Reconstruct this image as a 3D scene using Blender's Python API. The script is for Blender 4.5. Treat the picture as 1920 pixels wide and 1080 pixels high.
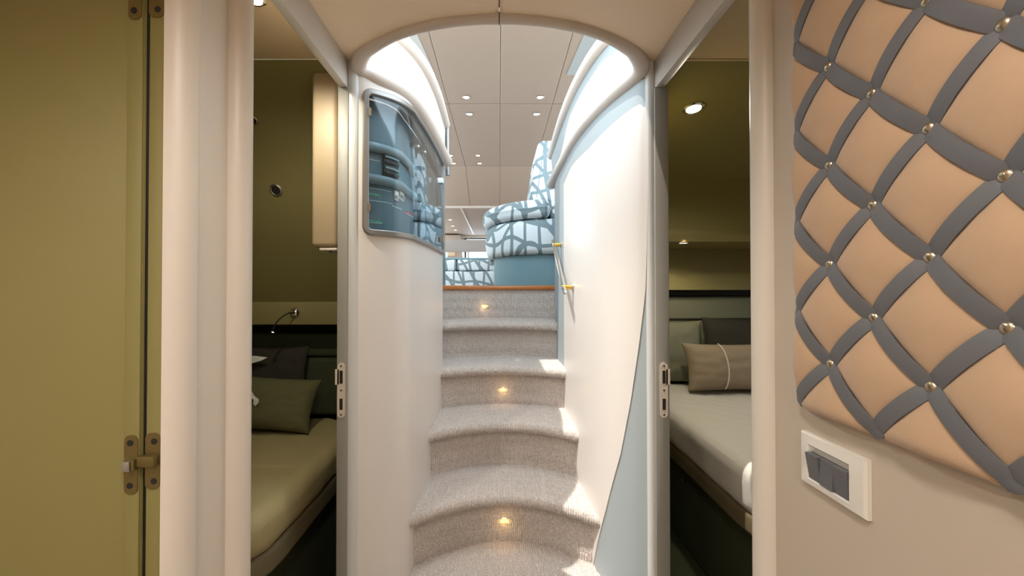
import bpy, bmesh, math, random
import numpy as np
from mathutils import Vector, Matrix, noise as mnoise

random.seed(7)
sc = bpy.context.scene
for o in list(bpy.data.objects):
    bpy.data.objects.remove(o, do_unlink=True)
COL = sc.collection
E = 1.26            # height of the upper deck floor above the lower floor; heights below are written from the upper deck
F = 760.0           # focal length in pixels of a 1920 wide frame
CX, CY = 936.0, 540.0

# ------------------------------------------------------------------ camera
PITCH = 0.010
cd = bpy.data.cameras.new('camera'); cam = bpy.data.objects.new('camera', cd); COL.objects.link(cam)
cam.location = (0, 0, E); cam.rotation_euler = (math.pi/2 + PITCH, 0, 0)
cd.sensor_width = 36.0; cd.lens = 36.0*F/1920.0
cd.shift_x = (960.0-CX)/1920.0
cd.shift_y = -(PITCH*F)/1920.0
cd.clip_start = 0.02; cd.clip_end = 200
sc.camera = cam

# ------------------------------------------------------------------ world, sun, exposure
def lin(c):
    return tuple(((v/255.0)/12.92 if v <= 10 else (((v/255.0)+0.055)/1.055)**2.4) for v in c)
w = bpy.data.worlds.new('sky'); sc.world = w; w.use_nodes = True
bg = w.node_tree.nodes['Background']
bg.inputs[0].default_value = (0.80, 0.92, 1.0, 1); bg.inputs[1].default_value = 3.0
sd = bpy.data.lights.new('sun', 'SUN'); sd.energy = 2.5; sd.angle = 0.009; sd.color = (1.0, 0.95, 0.88)
sun = bpy.data.objects.new('sun', sd); COL.objects.link(sun)
sun.rotation_euler = Vector((0.375, 0.10, -1.0)).to_track_quat('-Z', 'Y').to_euler()
sun.location = (-2, 0, 6)
sc.view_settings.view_transform = 'Standard'; sc.view_settings.look = 'None'
sc.view_settings.exposure = 0.9; sc.view_settings.gamma = 1.0; sc.view_settings.use_curve_mapping = False
def lamp(name, kind, loc, energy, color, parent=None, size=0.1, rot=(0, 0, 0), spot=None):
    d = bpy.data.lights.new(name, kind); d.energy = energy; d.color = color
    if kind == 'AREA': d.shape = 'DISK'; d.size = size
    else: d.shadow_soft_size = size
    if kind == 'SPOT': d.spot_size = spot or 2.4; d.spot_blend = 0.6
    o = bpy.data.objects.new(name, d); COL.objects.link(o)
    if parent is not None:
        o.parent = parent; o.location = Vector((loc[0], loc[1], loc[2]+E)) - WLOC[parent.name]
    else: o.location = (loc[0], loc[1], loc[2]+E)
    o.rotation_euler = rot
    return o

# ------------------------------------------------------------------ materials
MATS = {}
def mat(name, rgb, rough=0.5, metal=0.0, grain=0.0, gscale=300.0, var=0.0, vscale=6.0, spec=0.5, emit=None, estr=0.0, sheen=0.0, coat=0.0):
    m = bpy.data.materials.new(name); m.use_nodes = True
    nt = m.node_tree; b = nt.nodes['Principled BSDF']
    c = lin(rgb)
    b.inputs['Base Color'].default_value = (*c, 1)
    b.inputs['Roughness'].default_value = rough; b.inputs['Metallic'].default_value = metal
    b.inputs['Specular IOR Level'].default_value = spec
    b.inputs['Sheen Weight'].default_value = sheen; b.inputs['Coat Weight'].default_value = coat
    if emit is not None:
        b.inputs['Emission Color'].default_value = (*lin(emit), 1); b.inputs['Emission Strength'].default_value = estr
    tc = nt.nodes.new('ShaderNodeTexCoord')
    n = nt.nodes.new('ShaderNodeTexNoise'); n.inputs['Scale'].default_value = vscale; n.inputs['Detail'].default_value = 5
    nt.links.new(tc.outputs['Object'], n.inputs['Vector'])
    mx = nt.nodes.new('ShaderNodeMix'); mx.data_type = 'RGBA'
    v = max(var, 0.02)
    mx.inputs['A'].default_value = (*[x*(1-v) for x in c], 1); mx.inputs['B'].default_value = (*[min(1, x*(1+v)) for x in c], 1)
    nt.links.new(n.outputs['Fac'], mx.inputs['Factor']); nt.links.new(mx.outputs['Result'], b.inputs['Base Color'])
    if grain > 0:
        g = nt.nodes.new('ShaderNodeTexNoise'); g.inputs['Scale'].default_value = gscale; g.inputs['Detail'].default_value = 3
        nt.links.new(tc.outputs['Object'], g.inputs['Vector'])
        bp = nt.nodes.new('ShaderNodeBump'); bp.inputs['Strength'].default_value = grain; bp.inputs['Distance'].default_value = 0.002
        nt.links.new(g.outputs['Fac'], bp.inputs['Height']); nt.links.new(bp.outputs['Normal'], b.inputs['Normal'])
    MATS[name] = m
    return m

lacquer = mat('warm_lacquer', (214, 204, 192), 0.42, grain=0.03, gscale=120)
lacquer_w = mat('white_lacquer', (226, 219, 213), 0.35, grain=0.02, gscale=120)
post_m = mat('pearl_post', (205, 204, 202), 0.35)
blue_w = mat('blue_grey_leather', (162, 172, 176), 0.5, grain=0.05, gscale=400)
roll_m = mat('cream_vinyl_roll', (214, 203, 194), 0.45, grain=0.06, gscale=350)
peach = mat('peach_headliner', (248, 226, 198), 0.6, grain=0.05, gscale=350)
beam_m = mat('header_lacquer', (208, 202, 196), 0.4)
head_m = mat('taupe_headliner', (174, 154, 139), 0.62, grain=0.05, gscale=350)
seam_m = mat('dark_seam', (66, 58, 50), 0.8)
cabin_w = mat('shade_tinted_cabin_leather', (132, 122, 78), 0.65, grain=0.06, gscale=250, var=0.05, vscale=3)  # olive cast of the dim cabins is put into this wall colour
cabin_c = mat('olive_cabin_headliner', (208, 186, 152), 0.6, grain=0.05, gscale=250)
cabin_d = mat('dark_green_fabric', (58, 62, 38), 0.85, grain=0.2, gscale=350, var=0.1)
locker_m = mat('cream_locker', (172, 152, 122), 0.5, grain=0.04)
door_m = mat('shade_tinted_door_lacquer', (132, 122, 72), 0.5, grain=0.05, gscale=500, var=0.05, vscale=4)  # olive tint paints the shade on what is likely white lacquer
rightwall_m = mat('beige_wall_lacquer', (190, 176, 160), 0.5, grain=0.04, gscale=500)
suede = mat('tan_suede', (186, 154, 124), 0.85, grain=0.15, gscale=500, var=0.09, vscale=22, sheen=0.25)
strap_m = mat('grey_leather_strap', (100, 100, 104), 0.5, grain=0.08, gscale=600, var=0.04)
nickel = mat('brass_nickel_stud', (200, 184, 160), 0.28, metal=1.0)
chrome = mat('chrome', (225, 225, 222), 0.12, metal=1.0)
satin = mat('satin_steel', (186, 184, 180), 0.32, metal=1.0)
framem = mat('satin_grey_frame', (150, 148, 146), 0.35, metal=0.6)
bronze = mat('dull_bronze_hinge', (120, 104, 62), 0.42, metal=0.7)
brass = mat('polished_brass', (240, 190, 90), 0.2, metal=1.0)
platem = mat('ivory_strike_plate', (206, 192, 176), 0.4)
black = mat('black_plastic', (16, 16, 16), 0.5)
hole_m = mat('dark_slot', (30, 24, 16), 0.8)
rocker = mat('graphite_rocker', (96, 96, 100), 0.4)
switchm = mat('chrome_switch_frame', (240, 236, 228), 0.15, metal=0.35)
wood = mat('teak_nosing', (176, 104, 44), 0.35, var=0.25, vscale=14, coat=0.3)
plinth = mat('blue_grey_plinth', (116, 148, 158), 0.5)
sheet_m = mat('beige_bed_sheet', (198, 192, 184), 0.7, grain=0.06, gscale=200)
sheet_l = mat('olive_bed_sheet', (160, 146, 104), 0.7, grain=0.06, gscale=200)
pillow_t = mat('taupe_pillow', (140, 124, 104), 0.8, grain=0.15, gscale=220, var=0.08)
pillow_g = mat('grey_green_pillow', (116, 116, 96), 0.8, grain=0.12, gscale=220)
pillow_o = mat('dark_olive_pillow', (92, 88, 54), 0.85, grain=0.12, gscale=220)
pillow_d = mat('black_brown_pillow', (48, 44, 34), 0.85, grain=0.12, gscale=220)
white_m = mat('white_tag', (232, 230, 226), 0.6)
panel_m = mat('slate_switchboard', (92, 114, 124), 0.5, grain=0.06, gscale=500)
ledge_m = mat('slate_ledge_pad', (124, 142, 149), 0.5, grain=0.05, gscale=400)
interior = mat('dark_cabinet_inside', (60, 60, 54), 0.6)
redm = mat('red_print', (214, 70, 66), 0.6)
greenm = mat('green_print', (96, 190, 140), 0.6)
linem = mat('white_print', (214, 224, 226), 0.6)
floor_m = mat('brown_carpet', (186, 174, 160), 0.95, grain=0.4, gscale=300)
deck_m = mat('upper_deck_carpet', (150, 142, 132), 0.95, grain=0.4, gscale=300)
jamb_m = mat('grey_jamb', (150, 146, 138), 0.5)
plate_g = mat('grey_grille', (176, 180, 182), 0.5)
base_m = mat('brown_olive_base', (104, 92, 66), 0.7, grain=0.08)
mirror_m = mat('cabinet_mirror', (150, 172, 180), 0.03, metal=1.0)
beam_g = mat('grey_valance', (170, 162, 156), 0.6)
lens = mat('warm_lamp_lens', (255, 235, 200), 0.3, emit=(255, 226, 180), estr=6)
amber = mat('amber_lens', (255, 190, 110), 0.3, emit=(255, 160, 60), estr=2.2)
led = mat('led_dot', (255, 220, 150), 0.3, emit=(255, 205, 90), estr=14)
cool = mat('white_lamp_lens', (255, 250, 240), 0.3, emit=(255, 244, 226), estr=5)

def carpet_mat():
    m = bpy.data.materials.new('ribbed_carpet'); m.use_nodes = True; nt = m.node_tree; b = nt.nodes['Principled BSDF']
    tc = nt.nodes.new('ShaderNodeTexCoord')
    n = nt.nodes.new('ShaderNodeTexNoise'); n.inputs['Scale'].default_value = 260; n.inputs['Detail'].default_value = 3
    r = nt.nodes.new('ShaderNodeValToRGB')
    r.color_ramp.elements[0].position = 0.3; r.color_ramp.elements[0].color = (*lin((158, 146, 138)), 1)
    r.color_ramp.elements[1].position = 0.68; r.color_ramp.elements[1].color = (*lin((230, 220, 213)), 1)
    nt.links.new(tc.outputs['Object'], n.inputs['Vector']); nt.links.new(n.outputs['Fac'], r.inputs['Fac'])
    nt.links.new(r.outputs['Color'], b.inputs['Base Color'])
    bp = nt.nodes.new('ShaderNodeBump'); bp.inputs['Strength'].default_value = 0.7; bp.inputs['Distance'].default_value = 0.003
    nt.links.new(n.outputs['Fac'], bp.inputs['Height']); nt.links.new(bp.outputs['Normal'], b.inputs['Normal'])
    b.inputs['Roughness'].default_value = 0.95; b.inputs['Specular IOR Level'].default_value = 0.1; b.inputs['Sheen Weight'].default_value = 0.2
    return m
carpet = carpet_mat()

def fabric_mat(name, scale, seed):
    m = bpy.data.materials.new(name); m.use_nodes = True; nt = m.node_tree; b = nt.nodes['Principled BSDF']
    L = nt.links.new
    tc = nt.nodes.new('ShaderNodeTexCoord')
    mp = nt.nodes.new('ShaderNodeMapping'); mp.inputs['Location'].default_value = (seed*3.1, seed*1.7, seed*2.3); mp.inputs['Scale'].default_value = (scale, scale, scale*0.8)
    L(tc.outputs['Object'], mp.inputs['Vector'])
    def wave(kind, direction, sc_, dist, ph):
        wv_ = nt.nodes.new('ShaderNodeTexWave'); wv_.wave_type = kind
        if kind == 'BANDS': wv_.bands_direction = direction
        else: wv_.rings_direction = direction
        wv_.inputs['Scale'].default_value = sc_; wv_.inputs['Distortion'].default_value = dist; wv_.inputs['Detail'].default_value = 0.0
        wv_.inputs['Detail Scale'].default_value = 1.3; wv_.inputs['Phase Offset'].default_value = ph
        L(mp.outputs['Vector'], wv_.inputs['Vector']); return wv_.outputs['Fac']
    def mx_(a_, b_):
        q = nt.nodes.new('ShaderNodeMath'); q.operation = 'MAXIMUM'; L(a_, q.inputs[0]); L(b_, q.inputs[1]); return q.outputs[0]
    f = mx_(mx_(wave('BANDS', 'X', 0.36, 2.6, seed), wave('RINGS', 'Y', 0.30, 4.0, seed*2.0)), wave('BANDS', 'Z', 0.34, 4.5, seed*3.0))
    gr = nt.nodes.new('ShaderNodeTexNoise'); gr.inputs['Scale'].default_value = 320; gr.inputs['Detail'].default_value = 2
    L(tc.outputs['Object'], gr.inputs['Vector'])
    iv = nt.nodes.new('ShaderNodeMath'); iv.operation = 'SUBTRACT'; iv.inputs[0].default_value = 1.0; L(f, iv.inputs[1])
    ma = nt.nodes.new('ShaderNodeMath'); ma.operation = 'MULTIPLY_ADD'; ma.inputs[1].default_value = 0.06; L(gr.outputs['Fac'], ma.inputs[0]); L(iv.outputs[0], ma.inputs[2])
    rp = nt.nodes.new('ShaderNodeValToRGB')
    e = rp.color_ramp.elements
    e[0].position = 0.125; e[0].color = (*lin((128, 146, 152)), 1); e[1].position = 0.14; e[1].color = (*lin((222, 230, 234)), 1)
    L(ma.outputs['Value'], rp.inputs['Fac']); L(rp.outputs['Color'], b.inputs['Base Color'])
    b.inputs['Roughness'].default_value = 0.8
    return m
fab = [fabric_mat('stroke_print_fabric_%d' % i, 7.5, i) for i in range(4)]

def glass_mat(name, tint, ior=1.5):
    m = bpy.data.materials.new(name); m.use_nodes = True; nt = m.node_tree
    for n in list(nt.nodes): nt.nodes.remove(n)
    out = nt.nodes.new('ShaderNodeOutputMaterial'); mx = nt.nodes.new('ShaderNodeMixShader')
    t = nt.nodes.new('ShaderNodeBsdfTransparent'); t.inputs['Color'].default_value = (*tint, 1)
    g = nt.nodes.new('ShaderNodeBsdfGlossy'); g.inputs['Roughness'].default_value = 0.0; g.inputs['Color'].default_value = (0.9, 0.95, 1, 1)
    lw = nt.nodes.new('ShaderNodeLayerWeight'); pw = nt.nodes.new('ShaderNodeMath'); pw.operation = 'POWER'; pw.inputs[1].default_value = 5.0
    nt.links.new(lw.outputs['Facing'], pw.inputs[0])
    fr = nt.nodes.new('ShaderNodeMath'); fr.operation = 'MULTIPLY_ADD'; fr.inputs[1].default_value = 0.9; fr.inputs[2].default_value = ((ior-1)/(ior+1))**2
    nt.links.new(pw.outputs[0], fr.inputs[0])
    nt.links.new(fr.outputs[0], mx.inputs[0]); nt.links.new(t.outputs[0], mx.inputs[1]); nt.links.new(g.outputs[0], mx.inputs[2])
    nt.links.new(mx.outputs[0], out.inputs[0])
    return m
glass = glass_mat('cabinet_glass', (0.92, 0.97, 0.99), 1.45)
pane_m = glass_mat('window_glass', (0.95, 0.97, 1.0))

# ------------------------------------------------------------------ mesh helpers
WLOC = {}
def mk(name, V, Fc, m, parent=None, smooth=True, angle=40, kind=None):
    V = np.asarray(V, dtype=float).copy(); V[:, 2] += E
    lo, hi = V.min(0), V.max(0)
    c = Vector(((lo[0]+hi[0])/2, (lo[1]+hi[1])/2, lo[2]))
    me = bpy.data.meshes.new(name); me.from_pydata([tuple(v) for v in (V-np.array(c))], [], [tuple(int(i) for i in f) for f in Fc]); me.update()
    bm = bmesh.new(); bm.from_mesh(me); bmesh.ops.remove_doubles(bm, verts=bm.verts, dist=1e-6); bmesh.ops.recalc_face_normals(bm, faces=bm.faces); bm.to_mesh(me); bm.free()
    if smooth:
        me.shade_smooth(); me.set_sharp_from_angle(angle=math.radians(angle))
    me.materials.append(m)
    o = bpy.data.objects.new(name, me); COL.objects.link(o)
    WLOC[o.name] = c
    if parent is not None:
        o.parent = parent; o.location = c - WLOC[parent.name]
    else: o.location = c
    if kind: o['kind'] = kind
    return o
def thing(name, label, cat, loc, group=None):
    o = bpy.data.objects.new(name, None); COL.objects.link(o); o.empty_display_size = 0.05
    o.location = (loc[0], loc[1], loc[2]+E); WLOC[o.name] = Vector(o.location)
    return tag(o, label, cat, group)
def tag(o, label, cat=None, group=None):
    o['label'] = label
    if cat: o['category'] = cat
    if group: o['group'] = group
    return o
def st(o, label=None):
    o['kind'] = 'structure'
    if label: o['label'] = label
    return o
def merge(*parts):
    V, Fc, n = [], [], 0
    for v, f in parts:
        V += [tuple(p) for p in v]; Fc += [tuple(i+n for i in q) for q in f]; n += len(v)
    return V, Fc
def bbox(x0, x1, y0, y1, z0, z1, bev=0.0, seg=2):
    bm = bmesh.new(); bmesh.ops.create_cube(bm, size=1.0)
    for v in bm.verts:
        v.co = ((x0+x1)/2+v.co.x*(x1-x0), (y0+y1)/2+v.co.y*(y1-y0), (z0+z1)/2+v.co.z*(z1-z0))
    if bev > 0:
        bmesh.ops.bevel(bm, geom=list(bm.edges), offset=bev, segments=seg, profile=0.5, affect='EDGES', clamp_overlap=True)
    bm.verts.index_update()
    V = [tuple(v.co) for v in bm.verts]; Fc = [[v.index for v in f.verts] for f in bm.faces]; bm.free()
    return V, Fc
def box(name, x0, x1, y0, y1, z0, z1, m, parent=None, bev=0.0, seg=2, kind=None):
    V, Fc = bbox(x0, x1, y0, y1, z0, z1, bev, seg)
    return mk(name, V, Fc, m, parent, kind=kind)
def prism_g(poly, z0, z1):
    n = len(poly)
    V = [(p[0], p[1], z0) for p in poly]+[(p[0], p[1], z1) for p in poly]
    Fc = [[i, (i+1) % n, n+(i+1) % n, n+i] for i in range(n)]+[list(range(n))[::-1], list(range(n, 2*n))]
    return V, Fc
def grid(P, closed_u=False, closed_v=False):
    P = np.asarray(P); nu, nv = P.shape[:2]
    Fc = []
    for i in range(nu-(0 if closed_u else 1)):
        for j in range(nv-(0 if closed_v else 1)):
            a, b = i, (i+1) % nu; c, d = j, (j+1) % nv
            Fc.append([a*nv+c, b*nv+c, b*nv+d, a*nv+d])
    return P.reshape(-1, 3), Fc
def solid(P, Q):
    """closed slab between two equal grids"""
    P, Q = np.asarray(P), np.asarray(Q); nu, nv = P.shape[:2]
    a, fa = grid(P); b, fb = grid(Q); n = len(a)
    Fc = [f for f in fa]+[[i+n for i in f[::-1]] for f in fb]
    ring = [(i, 0) for i in range(nu)]+[(nu-1, j) for j in range(1, nv)]+[(i, nv-1) for i in range(nu-2, -1, -1)]+[(0, j) for j in range(nv-2, 0, -1)]
    ids = [i*nv+j for i, j in ring]
    for k in range(len(ids)):
        p, q = ids[k], ids[(k+1) % len(ids)]
        Fc.append([p, p+n, q+n, q])
    return np.vstack([a, b]), Fc
def tube(path, r, n=14, cap=True, closed=False):
    path = [Vector(p) for p in path]; N = len(path); rings = []
    up = Vector((0, 0, 1)); prev = None
    for i, p in enumerate(path):
        if closed: t = (path[(i+1) % N]-path[i-1])
        else: t = (path[min(i+1, N-1)]-path[max(i-1, 0)])
        t.normalize()
        if prev is None:
            a = t.cross(up)
            if a.length < 1e-3: a = t.cross(Vector((1, 0, 0)))
        else: a = prev - t*prev.dot(t)
        a.normalize(); b = t.cross(a); prev = a
        rr = r[i] if hasattr(r, '__len__') else r
        rings.append([p+a*(math.cos(2*math.pi*k/n)*rr)+b*(math.sin(2*math.pi*k/n)*rr) for k in range(n)])
    V, Fc = grid(np.array([[tuple(q) for q in ring] for ring in rings]), closed, True)
    if cap and not closed:
        Fc = list(Fc)+[list(range(n))[::-1], [(N-1)*n+k for k in range(n)]]
    return V, Fc
def round_tube(path, r, n=16):
    """tube with hemispherical ends"""
    path = [Vector(p) for p in path]
    t0 = (path[0]-path[1]).normalized(); t1 = (path[-1]-path[-2]).normalized()
    P, R = [], []
    for a in (90, 70, 45, 20): P.append(path[0]+t0*r*math.sin(math.radians(a))); R.append(max(1e-4, r*math.cos(math.radians(a))))
    P += path; R += [r]*len(path)
    for a in (20, 45, 70, 90): P.append(path[-1]+t1*r*math.sin(math.radians(a))); R.append(max(1e-4, r*math.cos(math.radians(a))))
    return tube(P, R, n)
def lathe(prof, c, axis=(0, 0, 1), n=20):
    ax = Vector(axis).normalized(); q = ax.to_track_quat('Z', 'Y'); c = Vector(c)
    P = [[tuple(c+q @ Vector((r*math.cos(2*math.pi*k/n), r*math.sin(2*math.pi*k/n), h))) for k in range(n)] for r, h in prof]
    V, Fc = grid(np.array(P), False, True)
    Fc = list(Fc)+[list(range(n))[::-1], [(len(prof)-1)*n+k for k in range(n)]]
    return V, Fc
def spline(pts, n):
    """Catmull-Rom through pts, n samples evenly by arc length"""
    P = np.array(pts, float); Q = np.vstack([2*P[0]-P[1], P, 2*P[-1]-P[-2]])
    out = []
    for i in range(len(P)-1):
        p0, p1, p2, p3 = Q[i], Q[i+1], Q[i+2], Q[i+3]
        for t in np.linspace(0, 1, 24, endpoint=False):
            out.append(0.5*((2*p1)+(-p0+p2)*t+(2*p0-5*p1+4*p2-p3)*t*t+(-p0+3*p1-3*p2+p3)*t**3))
    out.append(P[-1]); out = np.array(out)
    d = np.r_[0, np.cumsum(np.linalg.norm(np.diff(out, axis=0), axis=1))]
    s = np.linspace(0, d[-1], n)
    return np.stack([np.interp(s, d, out[:, k]) for k in range(P.shape[1])], 1)

# ================================================================== SETTING: lower deck
FLZ = -E
XL, XR = -0.50, 0.515
st(box('floor', -2.4, 2.4, -1.7, 3.0, FLZ-0.05, FLZ, floor_m), 'brown carpeted lower deck floor')
CZ = 0.755
def yf(x): return 1.108+0.70*x*x+1.0*x**4
cl = bpy.data.objects.new('ceiling', None); COL.objects.link(cl); cl.location = (0, 0, E+CZ); WLOC['ceiling'] = Vector(cl.location)
st(cl, 'peach upholstered headliner of the lower lobby with a centre seam')
for s in (-1, 1):
    xs = np.r_[0.0015, 0.004, 0.009, np.linspace(0.016, 0.545, 34)]
    rows = []
    for x in xs:
        rnd = 0.006*max(0, 1-(x-0.0015)/0.012)**2
        rows.append([(s*x, y, CZ+rnd) for y in np.r_[np.linspace(-1.7, 0.9, 4), np.linspace(0.95, 1.0, 2), yf(min(x, 0.5))-0.03, yf(min(x, 0.5))+0.01]])
    P = np.array(rows); Q = P.copy(); Q[:, :, 2] = CZ+0.03
    V, Fc = solid(P, Q); mk('ceiling_panel', V, Fc, peach, cl)
box('ceiling_panel', -2.3, -0.55, -1.7, 0.62, CZ, CZ+0.03, peach, cl)
box('seam_strip', -0.004, 0.004, -1.7, 1.10, CZ+0.012, CZ+0.02, seam_m, cl)
st(box('ceiling_backing', -0.56, 0.56, -1.7, 1.06, CZ+0.032, CZ+0.06, seam_m))
# near walls of the lobby
st(box('wall_right', XR, XR+0.04, -1.7, 0.765, FLZ, CZ, rightwall_m), 'beige lacquered wall beside the right cabin doorway')
st(box('wall_back', -2.3, 0.55, -1.74, -1.7, FLZ, CZ+0.03, lacquer))
st(box('wall_lobby_left', -1.50, -1.46, -1.7, 0.66, FLZ, CZ, lacquer))
def arc(cx, cy, r, a0, a1, n=12):
    return [(cx+r*math.cos(math.radians(a)), cy+r*math.sin(math.radians(a))) for a in np.linspace(a0, a1, n)]
# left pier between the two openings, its near corner rolled
r = 0.036
poly = arc(XL+0.005-r, 0.630+r, r, -80, 0, 14)+[(XL+0.004, 0.669), (XL, 0.670), (XL, 0.77), (-0.58, 0.77), (-0.58, 0.645), (-0.5395, 0.645), (-0.5305, 0.6385)]
V, Fc = prism_g(poly, FLZ, CZ); st(mk('wall_left', V, Fc, lacquer), 'rounded cream wall pier between the open door and the left cabin doorway')
for nm, cx, cy, r in (('trim_1', -0.500, 0.770, 0.0265), ('trim_2', 0.5185, 0.785, 0.0268)):
    V, Fc = prism_g(arc(cx, cy, r, 0, 345, 24), FLZ, CZ); st(mk(nm, V, Fc, lacquer), 'rounded cream door casing')
# jamb and hinge strip
st(box('trim_3', -0.5535, -0.530, 0.638, 0.70, FLZ, CZ, door_m, bev=0.001), 'narrow hinge jamb beside the open door')
# headers over the cabin doorways
st(box('trim_4', XL-0.026, XL, 0.745, 1.345, 0.660, CZ, beam_m, bev=0.003), 'painted header beam over the left cabin doorway')
st(box('trim_5', XR, XR+0.028, 0.745, 1.345, 0.660, CZ, beam_m, bev=0.003), 'painted header beam over the right cabin doorway')
# far jambs and posts
jl = st(box('trim_6', -0.530, XL+0.004, 1.325, 1.42, FLZ, 0.661, jamb_m, bev=0.002), 'grey door jamb with strike plate, left doorway')
jr = st(box('trim_7', XR-0.004, 0.556, 1.325, 1.42, FLZ, 0.661, jamb_m, bev=0.002), 'grey door jamb with strike plate, right doorway')
V, Fc = prism_g(arc(-0.487, 1.350, 0.0225, 0, 345, 24), FLZ, CZ-0.002); st(mk('trim_8', V, Fc, post_m), 'rounded pearl post left of the stairs')
V, Fc = prism_g(arc(0.5035, 1.350, 0.0165, 0, 345, 24), FLZ, CZ-0.002); st(mk('trim_9', V, Fc, post_m), 'rounded pearl post right of the stairs')
def strike(jamb, xc, side):
    V, Fc = [], []
    zc = -0.333; hh = 0.0895; hw = 0.0125
    pts = []
    for a in np.linspace(0, 180, 9): pts.append((xc+hw*math.cos(math.radians(a)), zc+hh-hw+hw*math.sin(math.radians(a))))
    for a in np.linspace(180, 360, 9): pts.append((xc+hw*math.cos(math.radians(a)), zc-hh+hw+hw*math.sin(math.radians(a))))
    n = len(pts)
    V = [(p[0], 1.3255, p[1]) for p in pts]+[(p[0], 1.3225, p[1]) for p in pts]
    Fc = [[i, (i+1) % n, n+(i+1) % n, n+i] for i in range(n)]+[list(range(n)), list(range(n, 2*n))[::-1]]
    V2, F2 = bbox(xc+(side*0.0125 if side < 0 else 0.0), xc+(0.0 if side < 0 else 0.0125), 1.3225, 1.3255, zc+0.018, zc+0.068)
    V2 = [(p[0]+side*0.0075, p[1], p[2]) for p in V2]
    p = mk('strike_plate', *merge((V, Fc), (V2, F2)), platem, jamb); p['label'] = 'ivory metal strike plate'
    for dz, h in ((0.043, 0.021), (-0.045, 0.018)):
        box('latch_slot', xc-0.005, xc+0.005, 1.3215, 1.3235, zc+dz-h, zc+dz+h, hole_m, p)
    for dz in (0.079, 0.0, -0.079):
        V, Fc = lathe([(0.0035, 0), (0.0035, 0.0008), (0.001, 0.0012)], (xc, 1.3225, zc+dz), (0, -1, 0), 12); mk('screw', V, Fc, satin, p)
strike(jl, -0.5145, -1); strike(jr, 0.5365, 1)

# ------------------------------------------------------------------ open door at the left edge
door = st(box('door_1', -1.32, -0.5605, 0.636, 0.676, FLZ+0.01, CZ-0.01, door_m, bev=0.002), 'lacquered door leaf, tinted olive for its shade, standing open at the left edge')
box('edge_strip', -0.585, -0.5608, 0.6335, 0.6365, FLZ+0.011, CZ-0.011, door_m, door, bev=0.0012)
st(box('trim_gap_shade', -0.5603, -0.5537, 0.641, 0.66, FLZ, CZ, black), 'black strip painting the shade of the gap at the door edge')  # black filler paints the gap's shade and stops light leaking through
def rrect(hw, hh, r, n=6):
    pts = []
    for cx, cz, a0 in ((hw-r, hh-r, 0), (-hw+r, hh-r, 90), (-hw+r, -hh+r, 180), (hw-r, -hh+r, 270)):
        for a in np.linspace(a0, a0+90, n): pts.append((cx+r*math.cos(math.radians(a)), cz+r*math.sin(math.radians(a))))
    return pts
def plate_xz(pts, xc, zc, y0, y1):
    n = len(pts); V = [(xc+p[0], y0, zc+p[1]) for p in pts]+[(xc+p[0], y1, zc+p[1]) for p in pts]
    return V, [[i, (i+1) % n, n+(i+1) % n, n+i] for i in range(n)]+[list(range(n)), list(range(n, 2*n))[::-1]]
def hinge(zc):
    V, Fc = plate_xz(rrect(0.0105, 0.046, 0.009), -0.5722, zc-0.002, 0.6345, 0.6322); h = mk('hinge', V, Fc, bronze, door); h['label'] = 'bronze concealed hinge'
    V, Fc = plate_xz(rrect(0.0115, 0.044, 0.009), -0.5425, zc+0.002, 0.6385, 0.6368); mk('jamb_leaf', V, Fc, bronze, h)
    for x, y, dz in ((-0.5735, 0.6322, 0.032), (-0.5735, 0.6322, -0.034), (-0.5400, 0.6368, 0.033), (-0.5400, 0.6368, -0.029)):
        V, Fc = lathe([(0.0048, 0), (0.0048, 0.0006), (0.0036, 0.0009), (0.0015, 0.0004)], (x, y, zc+dz), (0, -1, 0), 14); mk('screw', V, Fc, hole_m, h)
    V, Fc = bbox(-0.5775, -0.5660, 0.622, 0.634, zc-0.009, zc+0.007, 0.0015); mk('knuckle', V, Fc, satin, h)
    V, Fc = bbox(-0.5655, -0.5605, 0.624, 0.636, zc-0.0075, zc+0.0085, 0.001); mk('link', V, Fc, bronze, h)
    V, Fc = bbox(-0.5595, -0.5325, 0.6265, 0.6375, zc-0.004, zc+0.013, 0.002); mk('arm', V, Fc, bronze, h)
hinge(-0.273); hinge(0.470)

# ================================================================== STAIR WALLS (curved in plan)
LPLAN = [(-0.492, 1.336), (-0.455, 1.344), (-0.405, 1.374), (-0.357, 1.420), (-0.327, 1.485), (-0.319, 1.570), (-0.309, 1.720), (-0.303, 1.900), (-0.300, 2.150)]
LC = spline(LPLAN, 120)
LT = np.gradient(LC, axis=0); LT /= np.linalg.norm(LT, axis=1)[:, None]
LN = np.stack([LT[:, 1], -LT[:, 0]], 1)          # towards the stairs
LS = np.r_[0, np.cumsum(np.linalg.norm(np.diff(LC, axis=0), axis=1))]
def WL(s, z, off=0.0):
    x = np.interp(s, LS, LC[:, 0]); y = np.interp(s, LS, LC[:, 1]); nx = np.interp(s, LS, LN[:, 0]); ny = np.interp(s, LS, LN[:, 1])
    return (x+nx*off, y+ny*off, z)
def s_at(ratio, off=0.0):
    S = np.linspace(0, LS[-1], 800); q = np.array([(lambda p: p[0]/p[1])(WL(s, 0, off)) for s in S])
    return float(S[np.argmin(np.abs(q-ratio))])
SE = LS[-1]
def sheetL(s0, s1, z0, z1, o0, o1, ns=60, nz=2):
    S = np.linspace(s0, s1, ns); Z = np.linspace(z0, z1, nz)
    return solid([[WL(s, z, o1) for z in Z] for s in S], [[WL(s, z, o0) for z in Z] for s in S])
sA = s_at((681-CX)/F)
ZB, ZT = 0.176, 0.668                 # bottom and top of the cabinet opening
wl = bpy.data.objects.new('wall_stair_left', None); COL.objects.link(wl); wl.location = (-0.4, 1.5, 0); WLOC[wl.name] = Vector(wl.location)
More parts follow.
